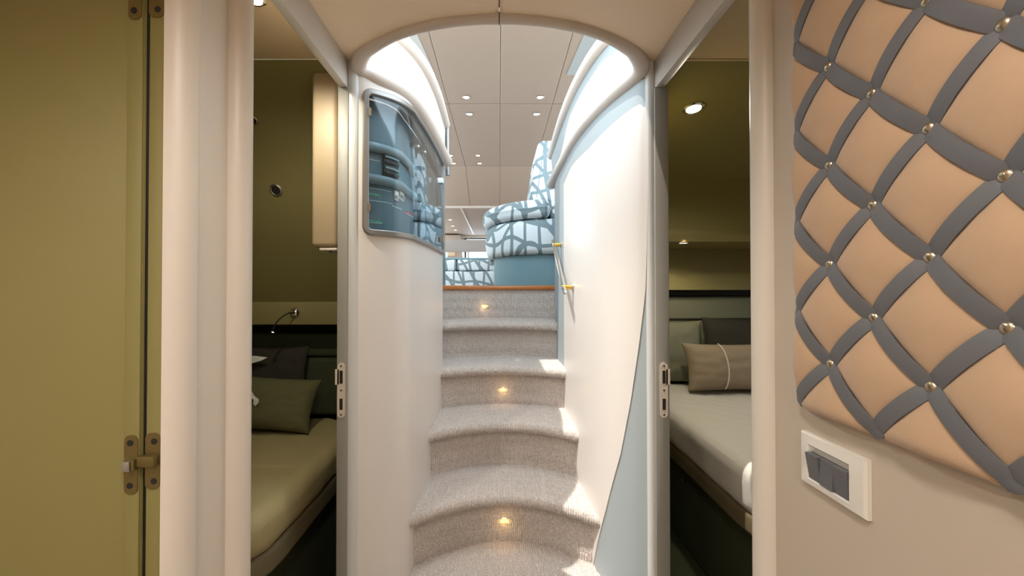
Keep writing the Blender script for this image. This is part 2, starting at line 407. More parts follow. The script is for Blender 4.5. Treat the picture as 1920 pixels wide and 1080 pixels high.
st(wl, 'cream curved bulkhead left of the stairs')
V, Fc = sheetL(0, SE, FLZ, ZB+0.012, -0.02, 0); mk('lower_panel', V, Fc, lacquer_w, wl)
V, Fc = sheetL(0, SE, ZT-0.012, 0.74, -0.02, 0); mk('upper_panel', V, Fc, lacquer_w, wl)
V, Fc = sheetL(0, sA+0.012, ZB+0.0125, ZT-0.0125, -0.02, 0, 12); mk('side_panel', V, Fc, lacquer_w, wl)
V, Fc = tube([WL(SE, FLZ, -0.006), WL(SE, ZB, -0.006)], 0.0065, 12); mk('edge_bead', V, Fc, lacquer_w, wl)

# ------------------------------------------------------------------ curved glass switchboard cabinet
cab = thing('switchboard_cabinet', 'curved glass switchboard cabinet with a satin grey frame left of the stairs', 'cabinet', (-0.40, 1.60, ZB))
def loopL(inset, off, rr, n=9):
    s0, s1, z0, z1 = sA-0.004+inset, SE-inset*0.55, ZB+inset, ZT-inset
    pts = []
    for (cs, cz, a0, rad) in ((s0+rr, z0+rr, 180, rr), (s1-0.012, z0+0.012, 270, 0.012), (s1-0.012, z1-0.012, 0, 0.012), (s0+rr, z1-rr, 90, rr)):
        for a in np.linspace(a0, a0+90, n): pts.append((cs+rad*math.cos(math.radians(a)), cz+rad*math.sin(math.radians(a))))
    out = []
    N = len(pts)
    for i in range(N):
        p, q = pts[i], pts[(i+1) % N]; L = math.hypot(q[0]-p[0], q[1]-p[1]); k = max(1, int(L/0.015))
        for t in range(k): out.append((p[0]+(q[0]-p[0])*t/k, p[1]+(q[1]-p[1])*t/k))
    return out
base = loopL(0.0, 0, 0.03)
def ring_inset(pts, d):
    P = np.array(pts); T = np.roll(P, -1, 0)-np.roll(P, 1, 0); T /= np.linalg.norm(T, axis=1)[:, None]
    return P+np.stack([-T[:, 1], T[:, 0]], 1)*d
fw = 0.020
prof = [(0.0, -0.006), (0.0, 0.008), (0.004, 0.0125), (fw-0.003, 0.0125), (fw, 0.009), (fw, -0.006)]
rows = []
for d, off in prof:
    P = ring_inset(base, d); rows.append([WL(min(max(s, 0), SE+0.02), z, off) for s, z in P])
V, Fc = grid(np.array(rows), True, True); fr = mk('frame', V, Fc, framem, cab); fr['label'] = 'satin grey rounded frame'
gs0, gs1 = sA+0.008, SE-0.006
V, Fc = sheetL(gs0, gs1, ZB+0.012, ZT-0.012, 0.001, 0.004, 70); gl = mk('glass_door', V, Fc, glass, cab); gl['label'] = 'bluish curved glass pane'
for px, z in ((691.5, 0.585), (691.5, 0.268), (829.5, 0.545), (829.5, 0.245)):
    s = s_at((px-CX)/F, 0.012)
    wd = 0.006 if px < 700 else 0.018
    if px < 700: z = z
    V, Fc = sheetL(s-wd, s+wd, z-0.0125, z+0.0125, 0.003, 0.016, 4); h = mk('glass_hinge', V, Fc, chrome, cab)
    V, Fc = sheetL(s-wd*0.35, s+wd*0.35, z-0.0135, z+0.0135, 0.016, 0.019, 4); mk('pin', V, Fc, satin, h)
# inside
DEP = -0.052
V, Fc = sheetL(gs0-0.01, gs1, ZB+0.002, 0.655, DEP-0.01, DEP, 60); bp = mk('switch_panel', V, Fc, panel_m, cab); bp['label'] = 'slate blue switch panel'
V, Fc = sheetL(gs0-0.01, gs1+0.004, ZT-0.008, ZT+0.004, DEP, -0.001, 60); mk('inner_top', V, Fc, interior, cab)
V, Fc = sheetL(gs0-0.01, gs1+0.004, ZB-0.002, ZB+0.008, DEP, -0.001, 60); mk('inner_bottom', V, Fc, panel_m, cab)
V, Fc = sheetL(SE-0.012, SE-0.004, ZB+0.009, ZT-0.009, DEP, -0.001, 3); mk('inner_end', V, Fc, plinth, cab)
def sat(px, off=DEP): return s_at((px-CX)/F, off)
def zat(px, py, off=DEP):
    p = WL(sat(px, off), 0, off); return (CY-py)/F*p[1]
S = np.linspace(gs0, gs1, 50); zb = 0.655-0.075*((S-S[0])/(S[-1]-S[0]))**0.8
V, Fc = solid([[WL(q, z, -0.006) for z in (b0, 0.660)] for q, b0 in zip(S, zb)], [[WL(q, z, -0.010) for z in (b0, 0.660)] for q, b0 in zip(S, zb)]); mk('top_shade_strip', V, Fc, interior, cab)  # dark strip added behind the glass to paint the shaded cabinet top
sR = sat(783)
V, Fc = sheetL(sat(789, -0.02), gs1, ZB+0.010, ZT-0.009, -0.026, -0.020, 30); mk('mirror_strip', V, Fc, mirror_m, cab)['label'] = 'bluish mirror strip at the far end'
zl1 = zat(700, 276); zl2 = zat(700, 336)
for z in (zl1, zl2):
    S = np.linspace(gs0-0.008, sR, 40)
    V, Fc = round_tube([WL(s, z, DEP+0.006) for s in S], 0.017, 14); mk('padded_ledge', V, Fc, ledge_m, bp)
def markL(px0, px1, py, h, m, name, thick=0.0012, dz=0.0):
    s0, s1 = sat(px0), sat(px1); z = zat((px0+px1)/2, py)
    V, Fc = sheetL(s0, s1, z-h/2, z+h/2, DEP-0.001, DEP+thick, 6); return mk(name, V, Fc, m, bp)
for a, b, y in ((692, 733, 355), (692, 712, 300), (735, 760, 306), (758, 779, 322), (758, 779, 368), (758, 779, 404), (692, 736, 378), (692, 716, 418)):
    markL(a, b, y, 0.0016, linem, 'printed_line')
for a, b, y in ((759, 771, 314), (760, 776, 358), (759, 778, 398)):
    for k in range(5):
        markL(a+(b-a)*k/5, a+(b-a)*(k+0.6)/5, y+1.8*k*0.6, 0.008, redm, 'red_mark')
for a, b, y in ((690, 712, 362), (690, 718, 413)):
    for k in range(6):
        markL(a+(b-a)*k/6, a+(b-a)*(k+0.6)/6, y+0.9*k, 0.007, greenm, 'green_mark')
for k in range(6): markL(735+3.2*k, 736.6+3.2*k, 386+1.2*k, 0.004, linem, 'white_mark')
s0, s1 = sat(717), sat(742); z0, z1 = zat(730, 332), zat(730, 292)
V, Fc = sheetL(s0, s1, z0, z1, DEP-0.001, DEP+0.010, 6); br = mk('breaker_module', V, Fc, interior, bp); br['label'] = 'dark breaker module'
for k in range(4):
    zz = z0+(z1-z0)*(k+0.5)/4
    V, Fc = sheetL(s0+0.004, s1-0.004, zz-0.004, zz+0.003, DEP+0.010, DEP+0.016, 3); mk('breaker_lever', V, Fc, ledge_m if k % 2 else black, br)
for a in (738, 748):
    s0, s1 = sat(a), sat(a+7); zc = zat(a+3, 367)
    V, Fc = sheetL(s0, s1, zc-0.017, zc+0.017, DEP-0.001, DEP+0.005, 3); t = mk('toggle_plate', V, Fc, white_m, bp)
    V, Fc = sheetL(s0+0.003, s1-0.003, zc-0.010, zc, DEP+0.005, DEP+0.011, 3); mk('toggle', V, Fc, satin, t)
for px, py in ((779, 272), (792, 283)):
    s = s_at((px-CX)/F, -0.01); p = WL(s, 0, -0.01); z = (CY-py)/F*p[1]
    V, Fc = sheetL(s-0.008, s+0.010, z-0.008, z+0.010, -0.03, -0.002, 3); lk = mk('lock_body', V, Fc, black, cab)
    V, Fc = lathe([(0.005, 0), (0.005, 0.004), (0.002, 0.005)], WL(s+0.006, z-0.002, -0.002), (0.7, -0.7, 0), 12); mk('lock_button', V, Fc, chrome, lk)

# ------------------------------------------------------------------ right stair wall (ruled between a lower and an upper plan curve)
RB = spline([(0.495, 1.340), (0.440, 1.368), (0.385, 1.435), (0.358, 1.540), (0.348, 1.700), (0.344, 1.900), (0.344, 2.130), (0.347, 2.50), (0.41, 2.95)], 140)
RT = spline([(0.495, 1.340), (0.466, 1.372), (0.425, 1.462), (0.388, 1.590), (0.360, 1.760), (0.347, 1.930), (0.343, 2.130), (0.345, 2.50), (0.41, 2.95)], 140)
ZLO, ZHI = -1.0, 0.66
def WR(t, z, off=0.0):
    k = (z-ZLO)/(ZHI-ZLO); i = t*(len(RB)-1)
    ii = np.arange(len(RB))
    def pt(u):
        a = np.array([np.interp(u, ii, RB[:, c]) for c in (0, 1)]); b = np.array([np.interp(u, ii, RT[:, c]) for c in (0, 1)])
        return a+(b-a)*k
    p = pt(i)
    if off:
        d = pt(min(i+0.5, len(RB)-1))-pt(max(i-0.5, 0)); d /= np.linalg.norm(d); p = p+np.array([-d[1], d[0]])*off
    return (p[0], p[1], z)
def solveR(px, py):
    T = np.linspace(0, 1, 300); z = 0.0
    for _ in range(4):
        q = np.array([(lambda p: p[0]/p[1])(WR(t, z)) for t in T]); t = T[np.argmin(np.abs(q-(px-CX)/F))]
        z = (CY-py)/F*WR(t, z)[1]
    return t, z
T = np.linspace(0, 1, 90); Z = np.linspace(FLZ, 0.70, 8)
V, Fc = solid([[WR(t, z, 0) for z in Z] for t in T], [[WR(t, z, -0.02) for z in Z] for t in T])
wr = st(mk('wall_stair_right', V, Fc, blue_w), 'blue-grey curved bulkhead right of the stairs')
top = [solveR(*p) for p in ((1058, 345), (1063, 335), (1073, 312), (1107, 277), (1157, 227), (1187, 203), (1203, 194), (1213, 203), (1217, 233), (1219, 262))]
low = [solveR(*p) for p in ((1108, 1075), (1135, 955), (1163, 850), (1184, 750), (1199, 650), (1209, 550), (1215, 470), (1219, 400), (1219.5, 320))]
tt = sorted(top); tl = sorted(low)
ta, tb = min(tt[0][0], tl[0][0]), tt[-1][0]
TT = np.linspace(ta, tb, 160)
ztop = np.interp(TT, [p[0] for p in tt], [p[1] for p in tt])
zlow = np.interp(TT, [p[0] for p in tl], [p[1] for p in tl])
zlow = np.where(TT > tl[-1][0], FLZ, zlow)
P = [[WR(t, zl+(zt-zl)*k, 0.0035) for k in np.linspace(0, 1, 14)] for t, zl, zt in zip(TT, zlow, np.maximum(ztop, zlow+0.004))]
Q = [[WR(t, zl+(zt-zl)*k, -0.002) for k in np.linspace(0, 1, 14)] for t, zl, zt in zip(TT, zlow, np.maximum(ztop, zlow+0.004))]
V, Fc = solid(P, Q); p = mk('white_panel', V, Fc, lacquer_w, wr); p['label'] = 'white curved facing panel with a swooping edge'

# ------------------------------------------------------------------ padded rim of the stairwell and coamings above
rimL = [(-0.285, 2.27, 0.683)]+[(c[0]-0.004, c[1], 0.692+0.02*k/9) for k, c in enumerate(LC[::-1][0:108:12])]
rimL = [(-0.287, 2.20, 0.690), (-0.296, 2.05, 0.694), (-0.303, 1.85, 0.700), (-0.311, 1.70, 0.704), (-0.325, 1.555, 0.708), (-0.355, 1.452, 0.712), (-0.408, 1.384, 0.717), (-0.452, 1.362, 0.726), (-0.464, 1.332, 0.738)]
xs = np.linspace(-0.430, 0.430, 25)
front = [(x, yf(x)+0.015, 0.7525) for x in xs]
rimR = [(0.470, 1.335, 0.738), (0.470, 1.378, 0.724), (0.438, 1.460, 0.714), (0.402, 1.590, 0.704), (0.373, 1.750, 0.697), (0.358, 1.930, 0.690), (0.352, 2.130, 0.683), (0.336, 2.60, 0.668)]
path = spline(rimL+front+rimR, 260)
d = np.minimum(np.abs(np.arange(260)-0), 10)
rad = []
for p in path:
    f = min(1, max(0, (p[1]-1.20)/0.20))
    rad.append(0.0155+0.0165*f)
V, Fc = tube(path, rad, 20); st(mk('trim_10', V, Fc, roll_m), 'cream padded roll around the stairwell opening')
# welt seam in the middle of the rim
V, Fc = tube([(0.0, yf(0)+0.015+0.0160*math.cos(a), 0.7525+0.0160*math.sin(a)) for a in np.linspace(math.radians(150), math.radians(330), 14)], 0.0012, 6)
st(mk('trim_11', V, Fc, seam_m))
for x in (-0.20,):
    V, Fc = tube([(x, yf(x)+0.015+0.0160*math.cos(a), 0.7525+0.0160*math.sin(a)) for a in np.linspace(math.radians(170), math.radians(320), 14)], 0.0008, 6)
    st(mk('trim_12', V, Fc, roll_m))
UL = spline([(-0.62, 1.30, 0.95), (-0.46, 1.405, 0.95), (-0.378, 1.535, 0.95), (-0.328, 1.71, 0.95), (-0.307, 1.96, 0.945), (-0.308, 2.31, 0.935)], 80)
UR = spline([(0.64, 1.30, 0.95), (0.49, 1.41, 0.95), (0.408, 1.55, 0.95), (0.368, 1.82, 0.95), (0.355, 2.22, 0.945), (0.366, 2.86, 0.935)], 80)
V, Fc = round_tube(UL, 0.027, 18); st(mk('trim_13', V, Fc, roll_m), 'upper padded roll of the left coaming')
V, Fc = round_tube(UR, 0.027, 18); st(mk('trim_14', V, Fc, roll_m), 'upper padded roll of the right coaming')
loL = spline([(-0.62, 1.30, 0.80), (-0.510, 1.350, 0.79)]+[(p[0]-0.012, p[1], p[2]) for p in rimL[::-1][1:]], 80)
loR = spline([(0.64, 1.30, 0.80), (0.515, 1.350, 0.79)]+[(p[0]+0.012, p[1], p[2]) for p in rimR[1:]], 80)
def loft(A, B, n=8, off=0.0, k0=0.0, k1=1.0):
    A, B = np.array(A), np.array(B)
    P = np.array([[a+(b-a)*k for k in np.linspace(k0, k1, n)] for a, b in zip(A, B)])
    return P
P = loft(loL, UL); Q = P+np.array([-0.02, 0.0, 0]); V, Fc = solid(P, Q); st(mk('wall_coaming_left', V, Fc, lacquer_w), 'white coaming face above the cabinet')
P = loft(loR, UR); Q = P+np.array([0.02, 0.0, 0]); V, Fc = solid(P, Q); cr = st(mk('wall_coaming_right', V, Fc, blue_w), 'blue-grey coaming face above the right roll')
A, B = np.array(loR), np.array(UR)
P, Q = [], []
for i in range(14, 72):
    u = (i-14)/57.0; kt = 0.72-0.45*max(0, u-0.5)/0.5-0.12*u
    if u < 0.06: kt = 0.72*(0.55+0.45*u/0.06)
    row = [A[i]+(B[i]-A[i])*k for k in np.linspace(0.02, max(0.06, kt), 6)]
    P.append([r_+np.array([-0.006, -0.003, 0]) for r_ in row]); Q.append([r_+np.array([0.004, 0, 0]) for r_ in row])
V, Fc = solid(P, Q); p = mk('white_panel', V, Fc, lacquer_w, cr); p['label'] = 'white facing strip on the coaming'
# slim metal end post under the left upper roll
V, Fc = tube([(-0.292, 2.30, 0.64), (-0.296, 2.305, 0.92)], 0.012, 12); st(mk('trim_15', V, Fc, framem), 'slim grey end post of the left coaming')
V, Fc = round_tube([(-0.300, 2.20, 0.655), (-0.290, 2.225, 0.700)], 0.016, 12); st(mk('trim_16', V, Fc, framem), 'grey metal cap at the end of the padded roll')

# ================================================================== STAIRCASE
stair = thing('staircase', 'carpeted curved staircase rising to the upper deck', 'staircase', (0.02, 1.5, FLZ))
H = 0.21
RIS = {1: (1.44, 1.28), 2: (1.690, 1.28), 3: (1.940, 1.20), 4: (2.206, 0.80), 5: (2.514, 0.82), 6: (2.800, 0.95)}   # centre depth and bow of each riser
def yr(k, x): return RIS[k][0]-RIS[k][1]*(x-0.02)**2
def pile(u, v):
    """ribbed loop pile: blocks of short upright ribs, alternating with flat loops"""
    bu = np.floor(u/0.026); bv = np.floor(v/0.030+0.5*(bu % 2))
    on = ((bu+bv) % 2)
    ph = 0.7*np.sin(bu*12.9+bv*7.3)
    rib = np.abs(np.sin(u*math.pi/0.0084+ph))**0.7
    seg = np.abs(np.sin(v*math.pi/0.010+ph*3))
    return 0.0062*(on*rib+(1-on)*0.7*np.sqrt(seg)*rib)+0.0006*np.sin(u*731+v*977)*np.sin(v*611-u*423)
NX = 560
XS = np.linspace(-0.41, 0.42, NX)
rng = np.random.RandomState(3)
RM = np.array([WR(t, -0.6)[:2] for t in np.linspace(0, 1, 80)])
def ends(k):
    """x range of step k between the two bulkheads, taken at its nosing"""
    xl, xr = -0.32, 0.35
    for _ in range(40):
        y = yr(k, xl)-0.05; xl += 0.4*((max(np.interp(y, LC[:, 1], LC[:, 0]), -0.345) if y < 2.13 else -0.40)-xl)
        y = yr(k, xr)-0.05; xr += 0.4*(min(np.interp(y, RM[:, 1], RM[:, 0]), 0.385)-xr)
    if k >= 4: xl = -0.405
    if k >= 5: xr = 0.42
    return xl, xr
for k in range(1, 6):
    zt = -(6-k)*H
    # tread with rolled nosing: profile in (forward distance from own riser, z), swept along the bowed plan
    R = 0.018
    pr = []
    depth = lambda x: (yr(k+1, x)-yr(k, x))
    nt_ = 60
    prof = [('t', f) for f in np.linspace(1, 0, nt_)]
    arcp = [(-0.030-R*math.sin(a)*1.0, -R+R*math.cos(a)) for a in np.linspace(0, math.pi, 16)[1:]]
    arcn = [(-math.sin(a), math.cos(a)) for a in np.linspace(0, math.pi, 16)[1:]]
    XS = np.linspace(*ends(k), NX)
    P = np.zeros((NX, nt_+15+2, 3))
    Y1 = np.array([yr(k, x) for x in XS]); Y2 = np.array([yr(k+1, x) for x in XS])
    for j, f in enumerate(np.linspace(1, 0, nt_)):
        y = (Y1-0.030)+(Y2+0.006-(Y1-0.030))*f
        v = (1-f)*0.28
        P[:, j, 0] = XS; P[:, j, 1] = y; P[:, j, 2] = zt+pile(XS, np.full(NX, v))-0.004*(1-f)**6+0.0016*rng.rand(NX)
        vend = v
    for j, (a, n_) in enumerate(zip(arcp, arcn)):
        v = vend+0.0042*(j+1); h = pile(XS, np.full(NX, v))+0.0016*rng.rand(NX)
        P[:, nt_+j, 0] = XS; P[:, nt_+j, 1] = Y1+a[0]+n_[0]*h; P[:, nt_+j, 2] = zt-0.004+a[1]+n_[1]*h
    for j, yy in ((0, -0.012), (1, 0.008)):
        P[:, nt_+15+j, 0] = XS; P[:, nt_+15+j, 1] = Y1+yy; P[:, nt_+15+j, 2] = zt-0.004-2*R
    V, Fc = grid(P); t = mk('tread', V, Fc, carpet, stair, angle=180)
    # end caps so that the nosing is closed at its sides
for k in range(1, 7):
    z0 = -(7-k)*H; z1 = -(6-k)*H-(0.04 if k < 6 else 0.012)
    if k == 1: z0 = FLZ
    XS = np.linspace(*ends(k), NX)
    nz = 60; ZZ = np.linspace(z0-0.004, z1, nz)
    P = np.zeros((NX, nz, 3)); Y = np.array([yr(k, x) for x in XS])
    for j, z in enumerate(ZZ):
        P[:, j, 0] = XS; P[:, j, 1] = Y-pile(XS, np.full(NX, z))-0.0012*rng.rand(NX); P[:, j, 2] = z
    V, Fc = grid(P); mk('riser', V, Fc, carpet, stair, angle=180)
# teak nosing at the top
xs = np.linspace(-0.40, 0.385, 24)
P = []
for x in xs:
    y = yr(6, x)
    P.append([(x, y+0.06, 0.016), (x, y-0.012, 0.017), (x, y-0.020, 0.013), (x, y-0.024, 0.004), (x, y-0.022, -0.008), (x, y-0.014, -0.0135), (x, y+0.06, -0.0135)])
V, Fc = grid(np.array(P), False, True); n = 7
Fc = list(Fc)+[list(range(n))[::-1], [(len(xs)-1)*n+k for k in range(n)]]
tn = mk('nosing', V, Fc, wood, stair); tn['label'] = 'varnished teak nosing at the top step'

# step lights
def step_light(x, z, k, label):
    y = yr(k, x)-0.003
    t = thing('step_light', label, 'light', (x, y, z), 'amber courtesy lights in the risers')
    V, Fc = plate_xz(rrect(0.035, 0.0125, 0.0124, 8), x, z, y+0.004, y-0.003); mk('bezel', V, Fc, chrome, t)
    V, Fc = plate_xz(rrect(0.031, 0.0090, 0.0089, 8), x, z-0.0005, y-0.002, y-0.0042); mk('lens', V, Fc, platem, t)
    V, Fc = plate_xz(rrect(0.017, 0.0075, 0.003), x, z-0.0005, y-0.004, y-0.0052); w_ = mk('lamp_window', V, Fc, amber, t)
    for dx in (-0.0065, 0.0065):
        V, Fc = lathe([(0.0028, 0), (0.0026, 0.0012), (0.001, 0.0018)], (x+dx, y-0.0052, z), (0, -1, 0), 10); mk('led', V, Fc, led, w_)
    lamp('step_glow', 'POINT', (x, y-0.03, z-0.005), 0.03, (1.0, 0.62, 0.25), t, 0.01)
step_light(-0.102, -0.124, 6, 'amber step light just under the teak nosing')
step_light(0.020, -0.551, 4, 'amber step light in the middle lit riser')
step_light(0.022, -0.962, 2, 'largest amber step light, in the lowest visible riser')

# handrail
hr = thing('handrail', 'short steel handrail on brass brackets beside the top steps', 'handrail', (0.32, 2.05, -0.03))
BX = 0.300
V, Fc = round_tube([(BX, 1.842, -0.022), (BX, 2.262, 0.262)], 0.0098, 16); mk('bar', V, Fc, chrome, hr)
for y, z in ((1.880, 0.004), (2.225, 0.237)):
    V, Fc = lathe([(0.0105, 0), (0.0105, 0.052)], (BX-0.009, y, z), (1, 0, 0), 16); b_ = mk('bracket', V, Fc, brass, hr); b_['label'] = 'polished brass bracket'
    V, Fc = lathe([(0.0185, 0), (0.0185, 0.004), (0.013, 0.007)], (0.3425, y, z), (-1, 0, 0), 20); mk('flange', V, Fc, chrome, b_)

# ================================================================== PADDED PANEL ON THE RIGHT WALL
PY0, PY1, PZ0, PZ1 = 0.16, 0.679, -0.197, 0.66
pad = thing('padded_wall_panel', 'tan suede padded wall panel with crossed grey leather straps and studs', 'wall panel', (XR, 0.42, PZ0))
BT = 0.016
box('backing', XR-BT, XR-0.0005, PY0, PY1, PZ0, PZ1, suede, pad, bev=0.004, seg=3)
DY, DZ, Y0, Z0 = 0.0704, 0.0742, 0.6055, 0.0352
def uv2yz(u, v): return Y0-DY*(u+v), Z0+DZ*(u-v)
def edgef(y, z):
    d = min(y-PY0, PY1-y, z-PZ0, PZ1-z)/0.016
    d = max(0.0, min(1.0, d)); return math.sqrt(1-(1-d)**2)
def sh(t): return abs(math.sin(math.pi*t))
N = 13
for m_ in range(-8, 10):
    for n_ in range(-8, 10):
        cy, cz = uv2yz(m_+0.5, n_+0.5)
        if not (PY0-DY*0.9 < cy < PY1+DY*0.9 and PZ0-DZ*0.9 < cz < PZ1+DZ*0.9): continue
        P = []
        for fu in np.linspace(0, 1, N):
            row = []
            for fv in np.linspace(0, 1, N):
                y, z = uv2yz(m_+fu, n_+fv); y = min(max(y, PY0), PY1); z = min(max(z, PZ0), PZ1)
                hgt = 0.0165*(max(sh(fu)*sh(fv), 0))**0.42*edgef(y, z)
                hgt += 0.0009*mnoise.noise(Vector((y*55, z*55, m_*3.1+n_)))*min(1, sh(fu)*sh(fv)*2)
                row.append((XR-BT-0.0004-hgt, y, z))
            P.append(row)
        P = np.array(P)
        if np.ptp(P[:, :, 1]) < 0.012 or np.ptp(P[:, :, 2]) < 0.012: continue
        Q = P.copy(); Q[:, :, 0] = XR-BT+0.004
        V, Fc = solid(P, Q)
        # drop degenerate faces left by clamping to the panel edge
        mk('cushion', V, Fc, suede, pad, angle=60)
SW = 0.0098
def strap(fam, c):
    ts = np.linspace(-10, 12, 900); pts = []
    for t in ts:
        y, z = uv2yz(c, t) if fam == 0 else uv2yz(t, c)
        if PY0 <= y <= PY1 and PZ0 <= z <= PZ1: pts.append((t, y, z))
    if len(pts) < 12: return
    lift = 0.0026 if fam == 0 else 0.0008
    d = np.array([pts[-1][1]-pts[0][1], pts[-1][2]-pts[0][2]]); d /= np.linalg.norm(d); nrm = np.array([-d[1], d[0]])
    rows, rows2 = [], []
    def row(t, y, z, hh):
        A, B = [], []
        for q in (-1, -0.8, 0, 0.8, 1):
            yy, zz = y+nrm[0]*SW*q, z+nrm[1]*SW*q
            k = edgef(min(max(yy, PY0), PY1), min(max(zz, PZ0), PZ1))
            h = hh*(0.35+0.65*k) if hh > 0 else hh
            h -= 0.0007*abs(q)**3
            A.append((XR-BT-lift-h, min(max(yy, PY0-0.0015), PY1+0.0015), min(max(zz, PZ0-0.0015), PZ1+0.0015))); B.append((XR-BT-lift-h+0.0024, min(max(yy, PY0-0.001), PY1+0.001), min(max(zz, PZ0-0.001), PZ1+0.001)))
        rows.append(A); rows2.append(B)
    for t, y, z in pts[::2]:
        row(t, y, z, 0.0122*sh(t)**0.55*edgef(y, z)+0.0004)
    V, Fc = solid(rows, rows2); mk('strap', V, Fc, strap_m, pad, angle=50)
for c in range(-8, 10):
    strap(1, c); strap(0, c)
dome = [(0.0072, 0), (0.0074, 0.0012), (0.0066, 0.003), (0.0048, 0.0044), (0.0025, 0.0051), (0.0004, 0.0053)]
for m_ in range(-8, 10):
    for n_ in range(-8, 10):
        y, z = uv2yz(m_, n_)
        if PY0+0.012 < y < PY1-0.012 and PZ0+0.012 < z < PZ1-0.012:
            V, Fc = lathe(dome, (XR-BT-0.0034, y, z), (-1, 0, 0), 16); mk('stud', V, Fc, nickel, pad)

# ------------------------------------------------------------------ light switch
sy0, sy1, sz0, sz1 = 0.5625, 0.6835, -0.3215, -0.2385
sw = thing('light_switch', 'chrome framed wall switch with three graphite rockers below the padded panel', 'light switch', (XR, 0.623, sz0))
oy0, oy1, oz0, oz1 = 0.588, 0.664, -0.3085, -0.2560
def bar(y0, y1, z0, z1, t, name='frame_bar', bev=0.003):
    V, Fc = bbox(XR-t, XR-0.0003, y0, y1, z0, z1, bev, 3); return V, Fc
rows = []
for (ya, yb, za, zb, t) in ((sy0, sy1, sz0, sz1, 0.0), (sy0, sy1, sz0, sz1, 0.006), (sy0+0.003, sy1-0.003, sz0+0.002, sz1-0.002, 0.0095), (oy0-0.002, oy1+0.002, oz0-0.002, oz1+0.002, 0.0115), (oy0, oy1, oz0, oz1, 0.010), (oy0, oy1, oz0, oz1, 0.0)):
    rows.append([(XR-0.0003-t, ya, za), (XR-0.0003-t, yb, za), (XR-0.0003-t, yb, zb), (XR-0.0003-t, ya, zb)])
V, Fc = grid(np.array(rows), True, True); mk('frame', V, Fc, switchm, sw, angle=20)
box('insert', XR-0.005, XR-0.0004, oy0, oy1, oz0, oz1, hole_m, sw)
V, Fc = solid([[(XR-0.0098, y, oz1-0.0005) for y in (oy0, oy1)], [(XR-0.0055, y, oz1-0.010) for y in (oy0, oy1)]], [[(XR-0.005, y, oz1-0.0005) for y in (oy0, oy1)], [(XR-0.004, y, oz1-0.010) for y in (oy0, oy1)]])
mk('chrome_bevel', V, Fc, switchm, sw)
wv = (oy1-oy0)/3
for k, tilt in enumerate((1, -0.15, 1)):
    y0 = oy0+wv*k+0.0006; y1 = oy0+wv*(k+1)-0.0006; z0, z1 = oz0+0.001, oz1-0.0105
    a, b = 0.013+0.004*tilt, 0.013-0.003*tilt        # top proud or sunk
    V = [(XR-0.006, y0, z0), (XR-0.006, y1, z0), (XR-0.006, y1, z1), (XR-0.006, y0, z1), (XR-b, y0, z0), (XR-b, y1, z0), (XR-a, y1, z1), (XR-a, y0, z1)]
    Fc = [(0, 1, 2, 3), (4, 5, 6, 7), (0, 1, 5, 4), (1, 2, 6, 5), (2, 3, 7, 6), (3, 0, 4, 7)]
    mk('rocker', V, Fc, rocker, sw)

# ================================================================== CABINS
def slab(name, prof, x0, x1, m, th=0.02, smooth=True):
    """sheet extruded along x from a (y,z) profile, thickness upward/outward"""
    P = np.array([[(x, y, z) for y, z in prof] for x in (x0, x1)])
    pr = np.array(prof, float); t = np.gradient(pr, axis=0); t /= np.linalg.norm(t, axis=1)[:, None]
    q = pr+np.stack([-t[:, 1], t[:, 0]], 1)*(-th)
    Q = np.array([[(x, y, z) for y, z in q] for x in (x0, x1)])
    V, Fc = solid(P, Q); return st(mk(name, V, Fc, m, smooth=smooth, angle=25))
# right cabin
rp = [(2.60, 0.245), (2.30, 0.255), (2.27, 0.275), (2.29, 0.335), (2.22, 0.60)]
st(box('ceiling_cabin_right', 0.545, 2.1, -0.3, 1.325, CZ-0.003, CZ+0.02, cabin_c), 'olive headliner of the right cabin')
slab('ceiling_slope_right', [(1.328, CZ-0.002), (2.22, 0.60)], 0.545, 2.1, cabin_w, -0.02)
st(box('trim_17', 0.56, 2.1, 1.322, 1.330, CZ-0.006, CZ-0.002, cabin_c))
slab('wall_locker_right', [(2.22, 0.60), (2.285, 0.335), (2.27, 0.30), (2.285, 0.262), (2.62, 0.245)], 0.557, 2.1, cabin_w, -0.02)
st(box('wall_head_right', 0.557, 2.1, 2.58, 2.62, -0.012, 0.248, cabin_w), 'head wall of the right cabin, tinted olive for its shade')
st(box('trim_recess_shade', 0.557, 2.1, 2.66, 2.68, -0.05, -0.01, hole_m))  # dark strip painting the shadow line of the recess above the headboard
for a, b, c_, d_ in ((-0.3, 2.8, FLZ, -0.15), (-0.3, 2.8, 0.15, CZ), (-0.3, 1.5, -0.15, 0.15), (2.2, 2.8, -0.15, 0.15)): st(box('wall_hull_right', 2.06, 2.10, a, b, c_, d_, cabin_w))
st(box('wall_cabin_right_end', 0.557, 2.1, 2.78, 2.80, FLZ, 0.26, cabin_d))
st(box('wall_cabin_right_near', 0.545, 2.1, -0.34, -0.30, FLZ, CZ, cabin_w))
st(box('wall_cabin_right_side', 0.557, 0.58, 1.40, 2.8, FLZ, CZ, cabin_w))
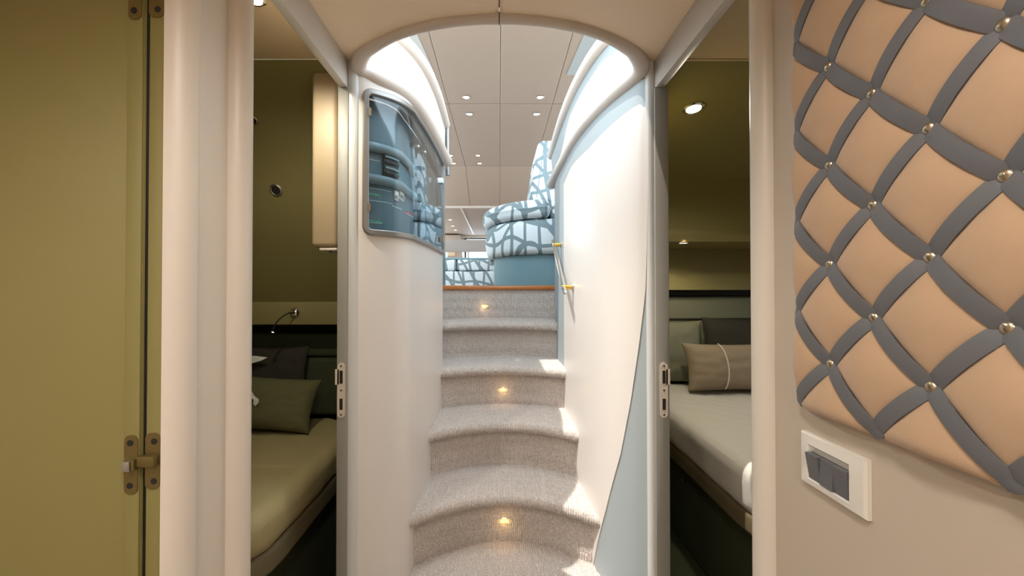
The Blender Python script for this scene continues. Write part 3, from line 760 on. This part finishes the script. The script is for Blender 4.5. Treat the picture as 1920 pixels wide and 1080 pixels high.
# left cabin
st(box('ceiling_cabin_left', -2.0, -0.535, 0.72, 1.325, CZ-0.003, CZ+0.02, cabin_c), 'olive headliner of the left cabin')
slab('ceiling_slope_left', [(1.328, CZ-0.002), (1.47, 0.67), (1.60, 0.545), (1.68, 0.40), (1.74, 0.28), (1.79, 0.20), (1.86, 0.08), (1.955, -0.07)], -2.0, -0.535, cabin_w, -0.02)
st(box('wall_head_left', -2.0, -0.535, 1.97, 2.01, -0.07, 0.172, cabin_w), 'head wall of the left cabin, tinted olive for its shade')
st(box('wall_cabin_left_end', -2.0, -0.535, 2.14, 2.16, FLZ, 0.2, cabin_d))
st(box('wall_hull_left', -2.04, -2.0, 0.69, 2.2, FLZ, CZ, cabin_w))
st(box('wall_cabin_left_near', -2.0, -0.60, 0.69, 0.72, FLZ, CZ, cabin_w))
st(box('wall_cabin_left_side', -0.5445, -0.532, 1.43, 2.16, FLZ, CZ, cabin_w))
st(box('trim_19', -2.0, -0.57, 1.925, 1.975, -0.175, -0.066, cabin_w, bev=0.006), 'shelf band over the left bed, tinted olive for its shade')

st(box('ceiling_recess_left', -2.0, -0.535, 1.96, 2.16, 0.175, 0.20, cabin_w)); st(box('ceiling_recess_right', 0.557, 2.1, 2.60, 2.80, 0.25, 0.27, cabin_w))
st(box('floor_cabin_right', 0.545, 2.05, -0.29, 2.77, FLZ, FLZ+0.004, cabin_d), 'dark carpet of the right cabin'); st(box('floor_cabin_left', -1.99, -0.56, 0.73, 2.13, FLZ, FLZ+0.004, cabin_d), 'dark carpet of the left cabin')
# wall locker in the left cabin
V, Fc = bbox(-0.634, -0.546, 1.360, 1.56, 0.137, 0.733, 0.016, 5)
lk = thing('hanging_locker', 'cream rounded wall locker hanging in the left cabin', 'locker', (-0.61, 1.5, 0.12))
mk('body', V, Fc, locker_m, lk)
box('underside_tray', -0.608, -0.548, 1.365, 1.55, 0.126, 0.136, lacquer, lk, bev=0.004)
V, Fc = lathe([(0.004, 0), (0.004, 0.003), (0.001, 0.004)], (-0.577, 1.385, 0.126), (0, 0, -1), 10); mk('push_latch', V, Fc, hole_m, lk)

# beds
def mattress(x0, x1, y0, y1, z0, z1, r, m, parent, wr=0.004, seed=0, rc=0.3, name='mattress', folds=()):
    nx, ny = 60, 60
    bm = bmesh.new()
    V, Fc = bbox(x0, x1, y0, y1, z0, z1, 0.0)
    for v in V: bm.verts.new(v)
    bm.verts.ensure_lookup_table()
    for f in Fc: bm.faces.new([bm.verts[i] for i in f])
    vert = [e for e in bm.edges if abs(e.verts[0].co.z-e.verts[1].co.z) > 0.01]
    bmesh.ops.bevel(bm, geom=vert, offset=rc, segments=8, profile=0.5, affect='EDGES')
    topb = [e for e in bm.edges if abs(e.verts[0].co.z-e.verts[1].co.z) < 1e-5 and len([f for f in e.link_faces if abs(f.normal.z) > 0.9]) == 1]
    bm.normal_update()
    topb = [e for e in bm.edges if any(abs(f.normal.z) > 0.9 for f in e.link_faces) and any(abs(f.normal.z) < 0.1 for f in e.link_faces)]
    bmesh.ops.bevel(bm, geom=topb, offset=r, segments=5, profile=0.5, affect='EDGES')
    bmesh.ops.triangulate(bm, faces=bm.faces)
    bmesh.ops.subdivide_edges(bm, edges=[e for e in bm.edges if e.calc_length() > 0.08], cuts=3, use_grid_fill=True)
    bmesh.ops.subdivide_edges(bm, edges=[e for e in bm.edges if e.calc_length() > 0.05], cuts=2, use_grid_fill=True)
    if name == 'mattress':
        bmesh.ops.subdivide_edges(bm, edges=[e for e in bm.edges if e.calc_length() > 0.022], cuts=1, use_grid_fill=True)
        if folds: bmesh.ops.subdivide_edges(bm, edges=[e for e in bm.edges if e.calc_length() > 0.010 and e.verts[0].co.z > z1-0.02 and 0.94 < e.verts[0].co.x < 1.45 and 1.7 < e.verts[0].co.y < 2.5], cuts=1, use_grid_fill=True)
    bm.normal_update()
    for v in bm.verts:
        q = v.co
        if q.z > z1-0.02:
            for (ax, ay, bx_, by_, hh_, ww) in folds:
                dx, dy = bx_-ax, by_-ay; L2 = dx*dx+dy*dy; t_ = max(0, min(1, ((q.x-ax)*dx+(q.y-ay)*dy)/L2))
                dd = math.hypot(q.x-ax-dx*t_, q.y-ay-dy*t_+0.03*math.sin(t_*3)); v.co.z += hh_*math.exp(-(dd/ww)**2)*math.sin(math.pi*min(1, t_+0.08))
    for v in bm.verts:
        q = v.co; a = mnoise.noise(Vector((q.x*9+seed, q.y*3, q.z*9)))
        b = mnoise.noise(Vector((q.x*26+q.y*22+seed, q.y*4-q.x*3, q.z*10)))
        side = max(0, 1-(z1-q.z)/max(1e-3, z1-z0))
        v.co = q+v.normal*(wr*(a+0.9*b))
    bm.verts.index_update()
    V = [tuple(v.co) for v in bm.verts]; Fc = [[v.index for v in f.verts] for f in bm.faces]; bm.free()
    return mk(name, V, Fc, m, parent, angle=180)
bed = thing('berth', 'low berth with a beige fitted sheet in the right cabin', 'bed', (1.4, 1.9, FLZ))
mattress(0.832, 2.04, 1.10, 2.62, -0.775, -0.600, 0.05, sheet_m, bed, 0.006, 1, 0.34, folds=((1.10, 2.42, 1.13, 1.95, 0.020, 0.014), (1.275, 2.45, 1.265, 1.92, 0.026, 0.017), (1.34, 2.40, 1.36, 1.98, 0.020, 0.014), (1.02, 2.1, 0.98, 1.75, 0.012, 0.016)))
mattress(0.842, 2.05, 1.11, 2.64, -0.845, -0.765, 0.02, base_m, bed, 0.0, 1, 0.34, 'upper_base')
bb = mattress(0.90, 2.05, 1.17, 2.66, FLZ+0.006, -0.847, 0.01, cabin_d, bed, 0.0, 1, 0.34, 'base'); bb['label'] = 'dark green upholstered bed base'
V, Fc = lathe([(0.007, 0), (0.007, 0.012), (0.003, 0.015)], (0.90, 1.97, -0.93), (-1, 0, 0), 12); mk('drawer_knob', V, Fc, chrome, bb)
bed2 = thing('berth', 'low berth with an olive fitted sheet in the left cabin', 'bed', (-1.2, 1.5, FLZ))
mattress(-1.90, -0.655, 1.00, 2.04, -0.775, -0.640, 0.05, sheet_l, bed2, 0.005, 5, 0.25)
mattress(-1.95, -0.662, 1.01, 2.08, -0.845, -0.765, 0.02, base_m, bed2, 0.0, 1, 0.25, 'upper_base')
bb2 = mattress(-1.95, -0.72, 1.08, 2.09, FLZ+0.006, -0.847, 0.01, cabin_d, bed2, 0.0, 1, 0.25, 'base'); bb2['label'] = 'dark green upholstered bed base'
hb = box('headboard', 0.585, 2.03, 2.66, 2.775, -0.60, -0.055, pillow_g, None, bev=0.02, seg=4); tag(hb, 'padded grey green headboard in the right cabin', 'headboard')
V, Fc = tube([(0.585, 2.658, -0.205), (1.2, 2.656, -0.203), (2.0, 2.658, -0.2)], 0.006, 8); mk('piping', V, Fc, pillow_d, hb)
hb2 = thing('headboard', 'padded dark green headboard in the left cabin', 'headboard', (-1.2, 2.1, -0.60))
box('pad', -1.98, -0.575, 2.05, 2.135, -0.645, -0.355, cabin_d, hb2, bev=0.02, seg=4)
box('top_pad', -1.98, -0.575, 2.06, 2.135, -0.35, -0.225, cabin_d, hb2, bev=0.02, seg=4)

def pillow(name, c, wdt, hgt, thk, m, label, rz=0, tilt=0.25, seed=0, parent=None, roll=0.0):
    """upright pillow, width along x, height along z, leaning back"""
    n = 26; P, Q = [], []
    M = Matrix.Translation(Vector(c)) @ Matrix.Rotation(rz, 4, 'Z') @ Matrix.Rotation(-tilt, 4, 'X') @ Matrix.Rotation(roll, 4, 'Y')
    for i in np.linspace(-1, 1, n):
        a, b = [], []
        for j in np.linspace(-1, 1, n):
            pin = 1-0.07*(1-abs(i)**2)*abs(j)**3
            pin2 = 1-0.07*(1-abs(j)**2)*abs(i)**3
            t = thk/2*(max(0, (1-abs(i)**2.6)*(1-abs(j)**2.6)))**0.5+0.003
            nz = 0.006*mnoise.noise(Vector((i*4+seed, j*4, seed)))+0.004*mnoise.noise(Vector((i*11+seed, j*9, seed*2)))
            x, z = i*wdt/2*pin2, j*hgt/2*pin
            a.append(tuple(M @ Vector((x, -t+nz, z)))); b.append(tuple(M @ Vector((x, t+nz, z))))
        P.append(a); Q.append(b)
    V, Fc = solid(P, Q); o = mk(name, V, Fc, m, parent, angle=70)
    if parent is None: tag(o, label, 'pillow')
    return o, M
o, M = pillow('pillow', (1.345, 2.33, -0.452), 0.56, 0.27, 0.14, pillow_t, 'taupe lumbar pillow with a piped band leaning on the right bed', tilt=0.3, seed=2)
pts = []
for j in np.linspace(-0.93, 0.93, 22):
    i = -0.32; t = 0.07*(max(0, (1-abs(i)**2.6)*(1-abs(j)**2.6)))**0.5+0.006
    pts.append(tuple(M @ Vector((i*0.28+0.02*(1-j*j), -t, j*0.135))))
V, Fc = tube(pts, 0.004, 8); mk('piping', V, Fc, sheet_m, o)
pillow('pillow', (1.06, 2.555, -0.40), 0.44, 0.39, 0.11, pillow_g, 'plain grey green pillow standing behind the taupe one', tilt=0.12, seed=4)
pillow('pillow', (1.60, 2.565, -0.385), 0.62, 0.40, 0.12, pillow_d, 'dark satin pillow at the back of the right bed', tilt=0.12, seed=6)
pillow('pillow', (-1.035, 1.82, -0.515), 0.43, 0.235, 0.11, pillow_o, 'olive pillow lying in front on the left bed', tilt=0.45, seed=8, roll=0.06)
pillow('pillow', (-1.13, 1.985, -0.455), 0.38, 0.34, 0.06, pillow_d, 'dark pillow behind the olive one on the left bed', tilt=0.12, seed=10)
# crumpled white tags
def scrap(name, pts, m, label, th=0.0015):
    V = [p for p in pts]+[(p[0], p[1]+th, p[2]) for p in pts]; n = len(pts)
    Fc = [list(range(n)), [i+n for i in range(n)][::-1]]+[[i, (i+1) % n, n+(i+1) % n, n+i] for i in range(n)]
    return tag(mk(name, V, Fc, m, smooth=False), label, 'tag')
def at(px, py, Y): return ((px-CX)/F*Y, Y, (CY-py)/F*Y)
scrap('care_tag', [at(466, 733, 1.745), at(472, 732, 1.743), at(478, 742, 1.750), at(486, 748, 1.747), at(486, 754, 1.747), at(480, 761, 1.750), at(476, 757, 1.748), at(477, 749, 1.745), at(471, 745, 1.747), at(466, 746, 1.745)], white_m, 'crumpled white care tag on the olive pillow')
scrap('folded_towel', [at(462, 668, 1.93), at(478, 667, 1.928), at(502, 670, 1.93), at(490, 676, 1.926), at(472, 681, 1.924), at(462, 678, 1.926)], white_m, 'white folded corner of cloth on the dark left pillow')['category'] = 'cloth'
# reading lamp
rl = thing('reading_lamp', 'chrome reading lamp on a black gooseneck in the left cabin', 'lamp', at(553, 587, 1.92))
c = at(554, 586, 1.926)
V, Fc = lathe([(0.024, 0), (0.024, 0.006), (0.020, 0.012), (0.012, 0.018), (0.003, 0.021)], c, (0, -1, 0), 24); mk('base', V, Fc, chrome, rl)
g = [at(552, 586, 1.90), at(540, 588, 1.87), at(527, 596, 1.85), at(518, 606, 1.84), at(512, 618, 1.835)]
V, Fc = tube(spline(g, 20), 0.0035, 8); mk('gooseneck', V, Fc, black, rl)
V, Fc = lathe([(0.006, 0), (0.006, 0.02), (0.004, 0.022)], at(513, 616, 1.835), (-0.2, 0, -1), 12); hd = mk('lamp_head', V, Fc, black, rl)
V, Fc = lathe([(0.0045, 0), (0.0045, 0.002)], at(512, 622.5, 1.833), (-0.2, -0.4, -1), 12); mk('bulb', V, Fc, cool, hd)
# push latch on the left cabin slope
def fixture(name, c, ax, rad, label, cat, lens_m, group=None, light=None, n=20, rim=chrome):
    t = thing(name, label, cat, c, group)
    V, Fc = lathe([(rad, 0), (rad, rad*0.10), (rad*0.80, rad*0.22), (rad*0.70, rad*0.16), (rad*0.70, 0.0)], c, ax, n); mk('bezel', V, Fc, rim, t)
    V, Fc = lathe([(rad*0.69, 0), (rad*0.69, rad*0.10), (rad*0.3, rad*0.13)], c, ax, n); mk('lens', V, Fc, lens_m, t)
    if light:
        a = Vector(ax).normalized(); p = Vector(c)+a*(rad*0.6+0.012)
        e = a.to_track_quat('-Z', 'Y').to_euler()
        lamp(name+'_light', 'SPOT', p, light[0], light[1], t, rad*0.6, e, light[2] if len(light) > 2 else 2.6)
    return t
def on_seg(px, py, a, b):
    """point on a sloping face given by a (y,z) segment"""
    k = (CY-py)/F; (y0, z0), (y1, z1) = a, b; s = (z1-z0)/(y1-y0); y = (z0-s*y0)/(k-s); return ((px-CX)/F*y, y, k*y)
c = on_seg(517, 356, (1.60, 0.545), (1.68, 0.40))
fixture('round_latch', (c[0], c[1]-0.001, c[2]), (0, -0.87, -0.48), 0.026, 'black chrome round vent knob on the left cabin wall', 'knob', hole_m, rim=satin)
c = on_seg(473, 224, (1.47, 0.67), (1.60, 0.545))
fixture('round_latch', (c[0], c[1]-0.001, c[2]-0.001), (0, -0.69, -0.72), 0.018, 'small dark knob high by the left casing', 'knob', hole_m, rim=satin)
c = on_seg(1302, 200, (1.328, CZ-0.002), (2.22, 0.60))
fixture('ceiling_downlight', (c[0], c[1], c[2]-0.001), (0, -0.17, -0.98), 0.040, 'large lit downlight in the sloping right cabin ceiling', 'downlight', lens, light=(14.0, (1.0, 0.93, 0.74), 3.0))
fixture('ceiling_downlight', (1.046, 2.30, 0.2605), (0, 0, -1), 0.032, 'small lit downlight under the right cabin locker', 'downlight', lens, light=(2.5, (1.0, 0.88, 0.62)))
fixture('ceiling_downlight', ((480-CX)/F*1.06, 1.045, CZ-0.0035), (0, 0, -1), 0.028, 'chrome downlight at the top edge in the left cabin ceiling', 'downlight', lens, light=(9, (1.0, 0.93, 0.76), 3.0))

# unseen lobby downlights, added to fill the lobby with warm light
for i, (x, y, e_) in enumerate(((-0.05, 0.10, 11), (-0.05, -0.9, 20), (-0.95, -0.5, 13))):
    fixture('ceiling_downlight', (x, y, CZ-0.001), (0, 0, -1), 0.11, ['added fill downlight in the lobby headliner nearest the stairs', 'added fill downlight in the lobby headliner at the aft wall', 'added fill downlight by the open door'][i], 'downlight', lens, light=(e_, (1.0, 0.95, 0.885), 2.8))

# ================================================================== UPPER DECK
st(box('floor_upper', -2.2, 2.2, 2.85, 12.2, -0.06, 0.0, deck_m), 'upper deck floor')
st(box('wall_left_sun_block', -0.45, -0.407, 2.00, 3.05, FLZ, 0.93, plinth))  # unseen stair side, raised and lengthened to keep sun off the treads
cs = bpy.data.objects.new('ceiling_upper', None); COL.objects.link(cs); cs.location = (0, 5, E+2.0); WLOC['ceiling_upper'] = Vector(cs.location)
st(cs, 'taupe panelled headliner of the upper deck')
CH = 2.0; ROOF0 = 2.12
cols = [(-1.9, -0.5515), (-0.5485, 0.0095), (0.0125, 0.5765), (0.5795, 1.9)]
def cpanel(x0, x1, a, b):
    g = 0.016; rows, back = [], []
    (ya, za), (yb, zb) = a, b; L = math.hypot(yb-ya, zb-za); ty, tz = (yb-ya)/L, (zb-za)/L; ny, nz = tz, -ty
    if nz > 0: ny, nz = -ny, -nz
    for u, du in ((0, 1), (0.02, 0), (0.5, 0), (0.98, 0), (1, 1)):
        pass
    us = [0, 0.008, 0.5*(x1-x0), (x1-x0)-0.008, x1-x0]; vs = [0, 0.008, L*0.5, L-0.008-g, L-g]
    for i, u in enumerate(us):
        r1, r2 = [], []
        for j, v in enumerate(vs):
            d = -0.006 if i in (0, 4) or j in (0, 4) else 0.0
            r1.append((x0+u, ya+ty*v+ny*d, za+tz*v+nz*d)); r2.append((x0+u, ya+ty*v-ny*0.02, za+tz*v-nz*0.02))
        rows.append(r1); back.append(r2)
    V, Fc = solid(rows, back); mk('ceiling_panel', V, Fc, head_m, cs, angle=20)
segs = [((ROOF0, CH), (4.40, CH)), ((4.40, CH), (6.64, CH)), ((6.64, CH), (7.70, 1.545))]
for a, b in segs:
    for x0, x1 in cols: cpanel(x0, x1, a, b)
V, Fc = solid([[(x, y, z+0.022) for y, z in ((ROOF0, CH), (6.64, CH), (7.72, 1.545))] for x in (-1.95, 1.95)], [[(x, y, z+0.05) for y, z in ((ROOF0, CH), (6.64, CH), (7.72, 1.545))] for x in (-1.95, 1.95)])
st(mk('ceiling_deck', V, Fc, seam_m, smooth=False))
V, Fc = tube([(-1.9, 7.70, 1.545), (1.9, 7.70, 1.545)], 0.028, 12); st(mk('trim_20', V, Fc, roll_m), 'cream roll where the headliner steps down')
st(box('ceiling_saloon', -1.95, 1.95, 7.71, 12.2, 1.54, 1.58, head_m), 'lower saloon headliner')
st(box('trim_21', -0.745, -0.715, 7.75, 11.6, 1.525, 1.541, lacquer_w), 'pale light strip across the saloon headliner')
lo_ = bpy.data.objects.new('ceiling_louvre', None); COL.objects.link(lo_); lo_.location = (0, 9, E+1.5); WLOC[lo_.name] = Vector(lo_.location); st(lo_, 'stepped headliner panels of the saloon')
for k in range(3):
    y = 8.0+1.15*k
    V, Fc = solid([[(x, y, 1.538), (x, y+0.95, 1.48)] for x in (-0.62, 1.2)], [[(x, y, 1.5395), (x, y+0.95, 1.5395)] for x in (-0.62, 1.2)]); mk('slat', V, Fc, head_m, lo_, smooth=False)
# side walls with long windows, aft wall
for s, nm in ((-1, 'left'), (1, 'right')):
    x = s*1.92
    a, b = min(x, x+s*0.05), max(x, x+s*0.05)
    st(box('wall_upper_%s_low' % nm, a, b, 1.0, 12.2, -0.05, 0.85, lacquer)); st(box('wall_upper_%s_high' % nm, a, b, ROOF0, 12.2, 1.55, CH+0.03, lacquer))
    for y in (2.25, 5.2, 8.4, 11.4): st(box('wall_upper_%s_pillar' % nm, a, b, y, y+0.25, 0.85, 1.55, lacquer))
AY = 11.9
# aft wall: pieces around a window opening between x -0.95..0.7
st(box('wall_aft', -1.95, -1.02, AY, AY+0.05, 0.0, 1.54, lacquer)); st(box('wall_aft_right', 0.75, 1.95, AY, AY+0.05, 0.0, 1.54, lacquer))
st(box('wall_aft_high', -1.02, 0.75, AY, AY+0.05, 1.46, 1.54, lacquer)); st(box('wall_aft_low', -1.02, 0.75, AY, AY+0.05, 0.0, 0.72, lacquer))
wn = bpy.data.objects.new('window_1', None); COL.objects.link(wn); wn.location = (-0.1, AY, E+0.72); WLOC['window_1'] = Vector(wn.location); st(wn, 'aft saloon window with a dark frame')
box('pane', -1.02, 0.75, AY+0.02, AY+0.026, 0.72, 1.46, pane_m, wn)
for x in (-1.02, -0.93, 0.70): box('mullion', x, x+0.05, AY-0.02, AY+0.03, 0.72, 1.46, black if x < -0.95 else satin, wn)
box('head_bar', -1.02, 0.75, AY-0.015, AY+0.03, 1.43, 1.46, black, wn)
cb = thing('wall_cabinet', 'taupe wall cabinet with a recessed door at the far end of the saloon', 'cabinet', (-1.4, 11.5, 0.0))
box('body', -1.90, -1.10, 11.45, 11.89, 0.002, 1.50, head_m, cb, bev=0.01); box('door', -1.60, -1.24, 11.43, 11.448, 0.9, 1.33, cabin_c, cb, bev=0.006)
bv = box('roller_valance', -1.88, 1.88, 9.0, 9.05, 0.800, 1.075, beam_g, None, bev=0.008); tag(bv, 'long grey valance hanging across the saloon in front of the window', 'valance')
for x in (-1.18, -0.80):
    V, Fc = tube([(x, 9.025, 0.0), (x, 9.025, 0.80)], 0.03, 12); mk('support_post', V, Fc, satin, bv)
# ceiling downlights of the upper deck
lab = {0: 'front left', 1: 'front right'}
for x, y, l in ((-0.344, 4.22, 'front left ceiling downlight before the first cross seam'), (0.428, 4.22, 'front right ceiling downlight before the first cross seam'),
                (-0.340, 4.63, 'left ceiling downlight just behind the first cross seam'), (0.427, 4.63, 'right ceiling downlight just behind the first cross seam'),
                (-0.320, 6.08, 'fifth ceiling downlight, first of the rear left pair'), (-0.315, 6.47, 'rear left ceiling downlight next to the sloped panels'),
                (-0.730, 6.08, 'outer rear downlight partly hidden by the coaming, upper'), (-0.730, 6.47, 'outer rear downlight near the cabinet glass, lower')):
    fixture('ceiling_downlight', (x, y, CH-0.001), (0, 0, -1), 0.042, l, 'downlight', cool, 'downlights in the upper headliner', light=(4, (1.0, 0.93, 0.84)))
for x, y, l in ((-1.10, 9.1, 'nearest of the three small saloon downlights'), (-1.15, 10.0, 'middle of the three small saloon downlights'), (-1.16, 10.7, 'farthest of the three small saloon downlights')):
    fixture('ceiling_downlight', (x, y, 1.539), (0, 0, -1), 0.05, l, 'downlight', cool, 'downlights in the saloon headliner', light=(4, (1.0, 0.93, 0.84)), n=12)
# small sloping side vents at the ceiling edge
V, Fc = solid([[(-0.80, 3.0, CH-0.004), (-0.66, 3.0, CH-0.004)], [(-0.70, 3.78, CH-0.004), (-0.60, 3.78, CH-0.004)]], [[(-0.80, 3.0, CH-0.0005), (-0.66, 3.0, CH-0.0005)], [(-0.70, 3.78, CH-0.0005), (-0.60, 3.78, CH-0.0005)]])
tag(mk('ceiling_grille', V, Fc, post_m), 'pale ceiling grille panel at the upper left of the opening', 'grille')
V, Fc = solid([[(0.68, 3.0, CH-0.004), (0.86, 3.0, CH-0.004)], [(0.63, 3.78, CH-0.004), (0.72, 3.78, CH-0.004)]], [[(0.68, 3.0, CH-0.0005), (0.86, 3.0, CH-0.0005)], [(0.63, 3.78, CH-0.0005), (0.72, 3.78, CH-0.0005)]])
tag(mk('ceiling_grille', V, Fc, plate_g), 'blue-grey ceiling grille panel at the upper right of the opening', 'grille')

# ------------------------------------------------------------------ curved settee
def settee_plan(off, n=40, xr=0.60, back=4.3, xc=0.42, yc=3.55, rx=0.465, ry=0.55):
    pts = [(xr, yc-ry-off)]
    for a in np.linspace(-90, -180, n): pts.append((xc+(rx+off)*math.cos(math.radians(a)), yc+(ry+off)*math.sin(math.radians(a))))
    pts.append((xc-rx-off, back)); pts.append((xr, back))
    return pts
def cushion_prism(plan, z0, z1, r, bulge=0.0):
    """rounded-edge prism from a plan outline"""
    P = np.array(plan); C = P.mean(0); rows = []
    prof = [(r*0.95, 0.0)]+[(r*(1-math.sin(a)), r*(1-math.cos(a))) for a in np.linspace(0, math.pi/2, 7)]
    h = z1-z0
    seq = [(i, z0+z) for i, z in prof]+[(-bulge, z0+h*0.5)]+[(i, z1-z) for i, z in prof[::-1]]
    T_ = np.roll(P, -1, 0)-np.roll(P, 1, 0); T_ /= np.linalg.norm(T_, axis=1)[:, None]; Nn = np.stack([-T_[:, 1], T_[:, 0]], 1)
    if ((C-P)*Nn).sum() < 0: Nn = -Nn
    for i, z in seq: rows.append([(p[0]+n_[0]*i, p[1]+n_[1]*i, z) for p, n_ in zip(P, Nn)])
    V, Fc = grid(np.array(rows), False, True); n = len(P)
    Fc = list(Fc)+[list(range(n))[::-1], [(len(rows)-1)*n+k for k in range(n)]]
    return V, Fc
V, Fc = prism_g(settee_plan(0.0), 0.0005, 0.25); so = mk('settee_base', V, Fc, plinth); tag(so, 'blue-grey curved settee plinth at the head of the stairs', 'settee')
V, Fc = cushion_prism(settee_plan(0.065), 0.252, 0.512, 0.05, 0.012); c1 = tag(mk('seat_cushion', V, Fc, fab[0]), 'thick curved seat cushion resting on the blue-grey plinth', 'cushion')
pl = settee_plan(0.095, xr=0.36)
pl = [(0.375, pl[0][1]+0.06), (0.36, pl[0][1]+0.015), (0.33, pl[0][1])]+[p for p in pl[1:-2] if p[0] < 0.30]+[(pl[-2][0], 4.0), (0.375, 4.0)]
V, Fc = cushion_prism(pl, 0.514, 0.650, 0.05, 0.008); V = np.array(V); V[:, 2] += 0.0; c2 = tag(mk('seat_cushion', V, Fc, fab[1]), 'thinner curved cushion lying on top of the thick seat cushion', 'cushion')
V, Fc = bbox(0.385, 0.60, 3.02, 3.6, 0.514, 0.66, 0.03, 4); tag(mk('seat_cushion', V, Fc, fab[2]), 'small cushion end tucked beside the bulkhead', 'cushion')
V, Fc = bbox(0.235, 0.62, 3.12, 3.75, 0.664, 1.15, 0.045, 5); V = np.array(V); V[:, 0] += (V[:, 2]-0.66)*0.14*np.where(V[:, 0] < 0.42, 1, 0.4)
c3 = tag(mk('back_cushion', V, Fc, fab[3]), 'upright back cushion leaning by the right coaming', 'cushion')
V, Fc = tube([(0.272+0.14*(z-0.66)+0.012, 3.118, z) for z in np.linspace(0.70, 1.11, 12)], 0.003, 6); mk('piping', V, Fc, plinth, c3)
# lower bench beyond
bn = thing('bench', 'low patterned bench seen past the plinth beyond the teak nosing', 'bench', (-0.6, 4.9, 0.0))
box('lower_cushion', -1.20, -0.060, 4.60, 5.2, 0.002, 0.192, fab[2], bn, bev=0.02, seg=3)
box('upper_cushion', -1.20, -0.487, 4.60, 5.2, 0.196, 0.322, fab[1], bn, bev=0.025, seg=4)
box('upper_cushion', -0.482, -0.062, 4.60, 5.2, 0.196, 0.322, fab[3], bn, bev=0.025, seg=4)
box('top_rail', -1.20, -0.085, 4.66, 5.25, 0.324, 0.350, plinth, bn, bev=0.008)
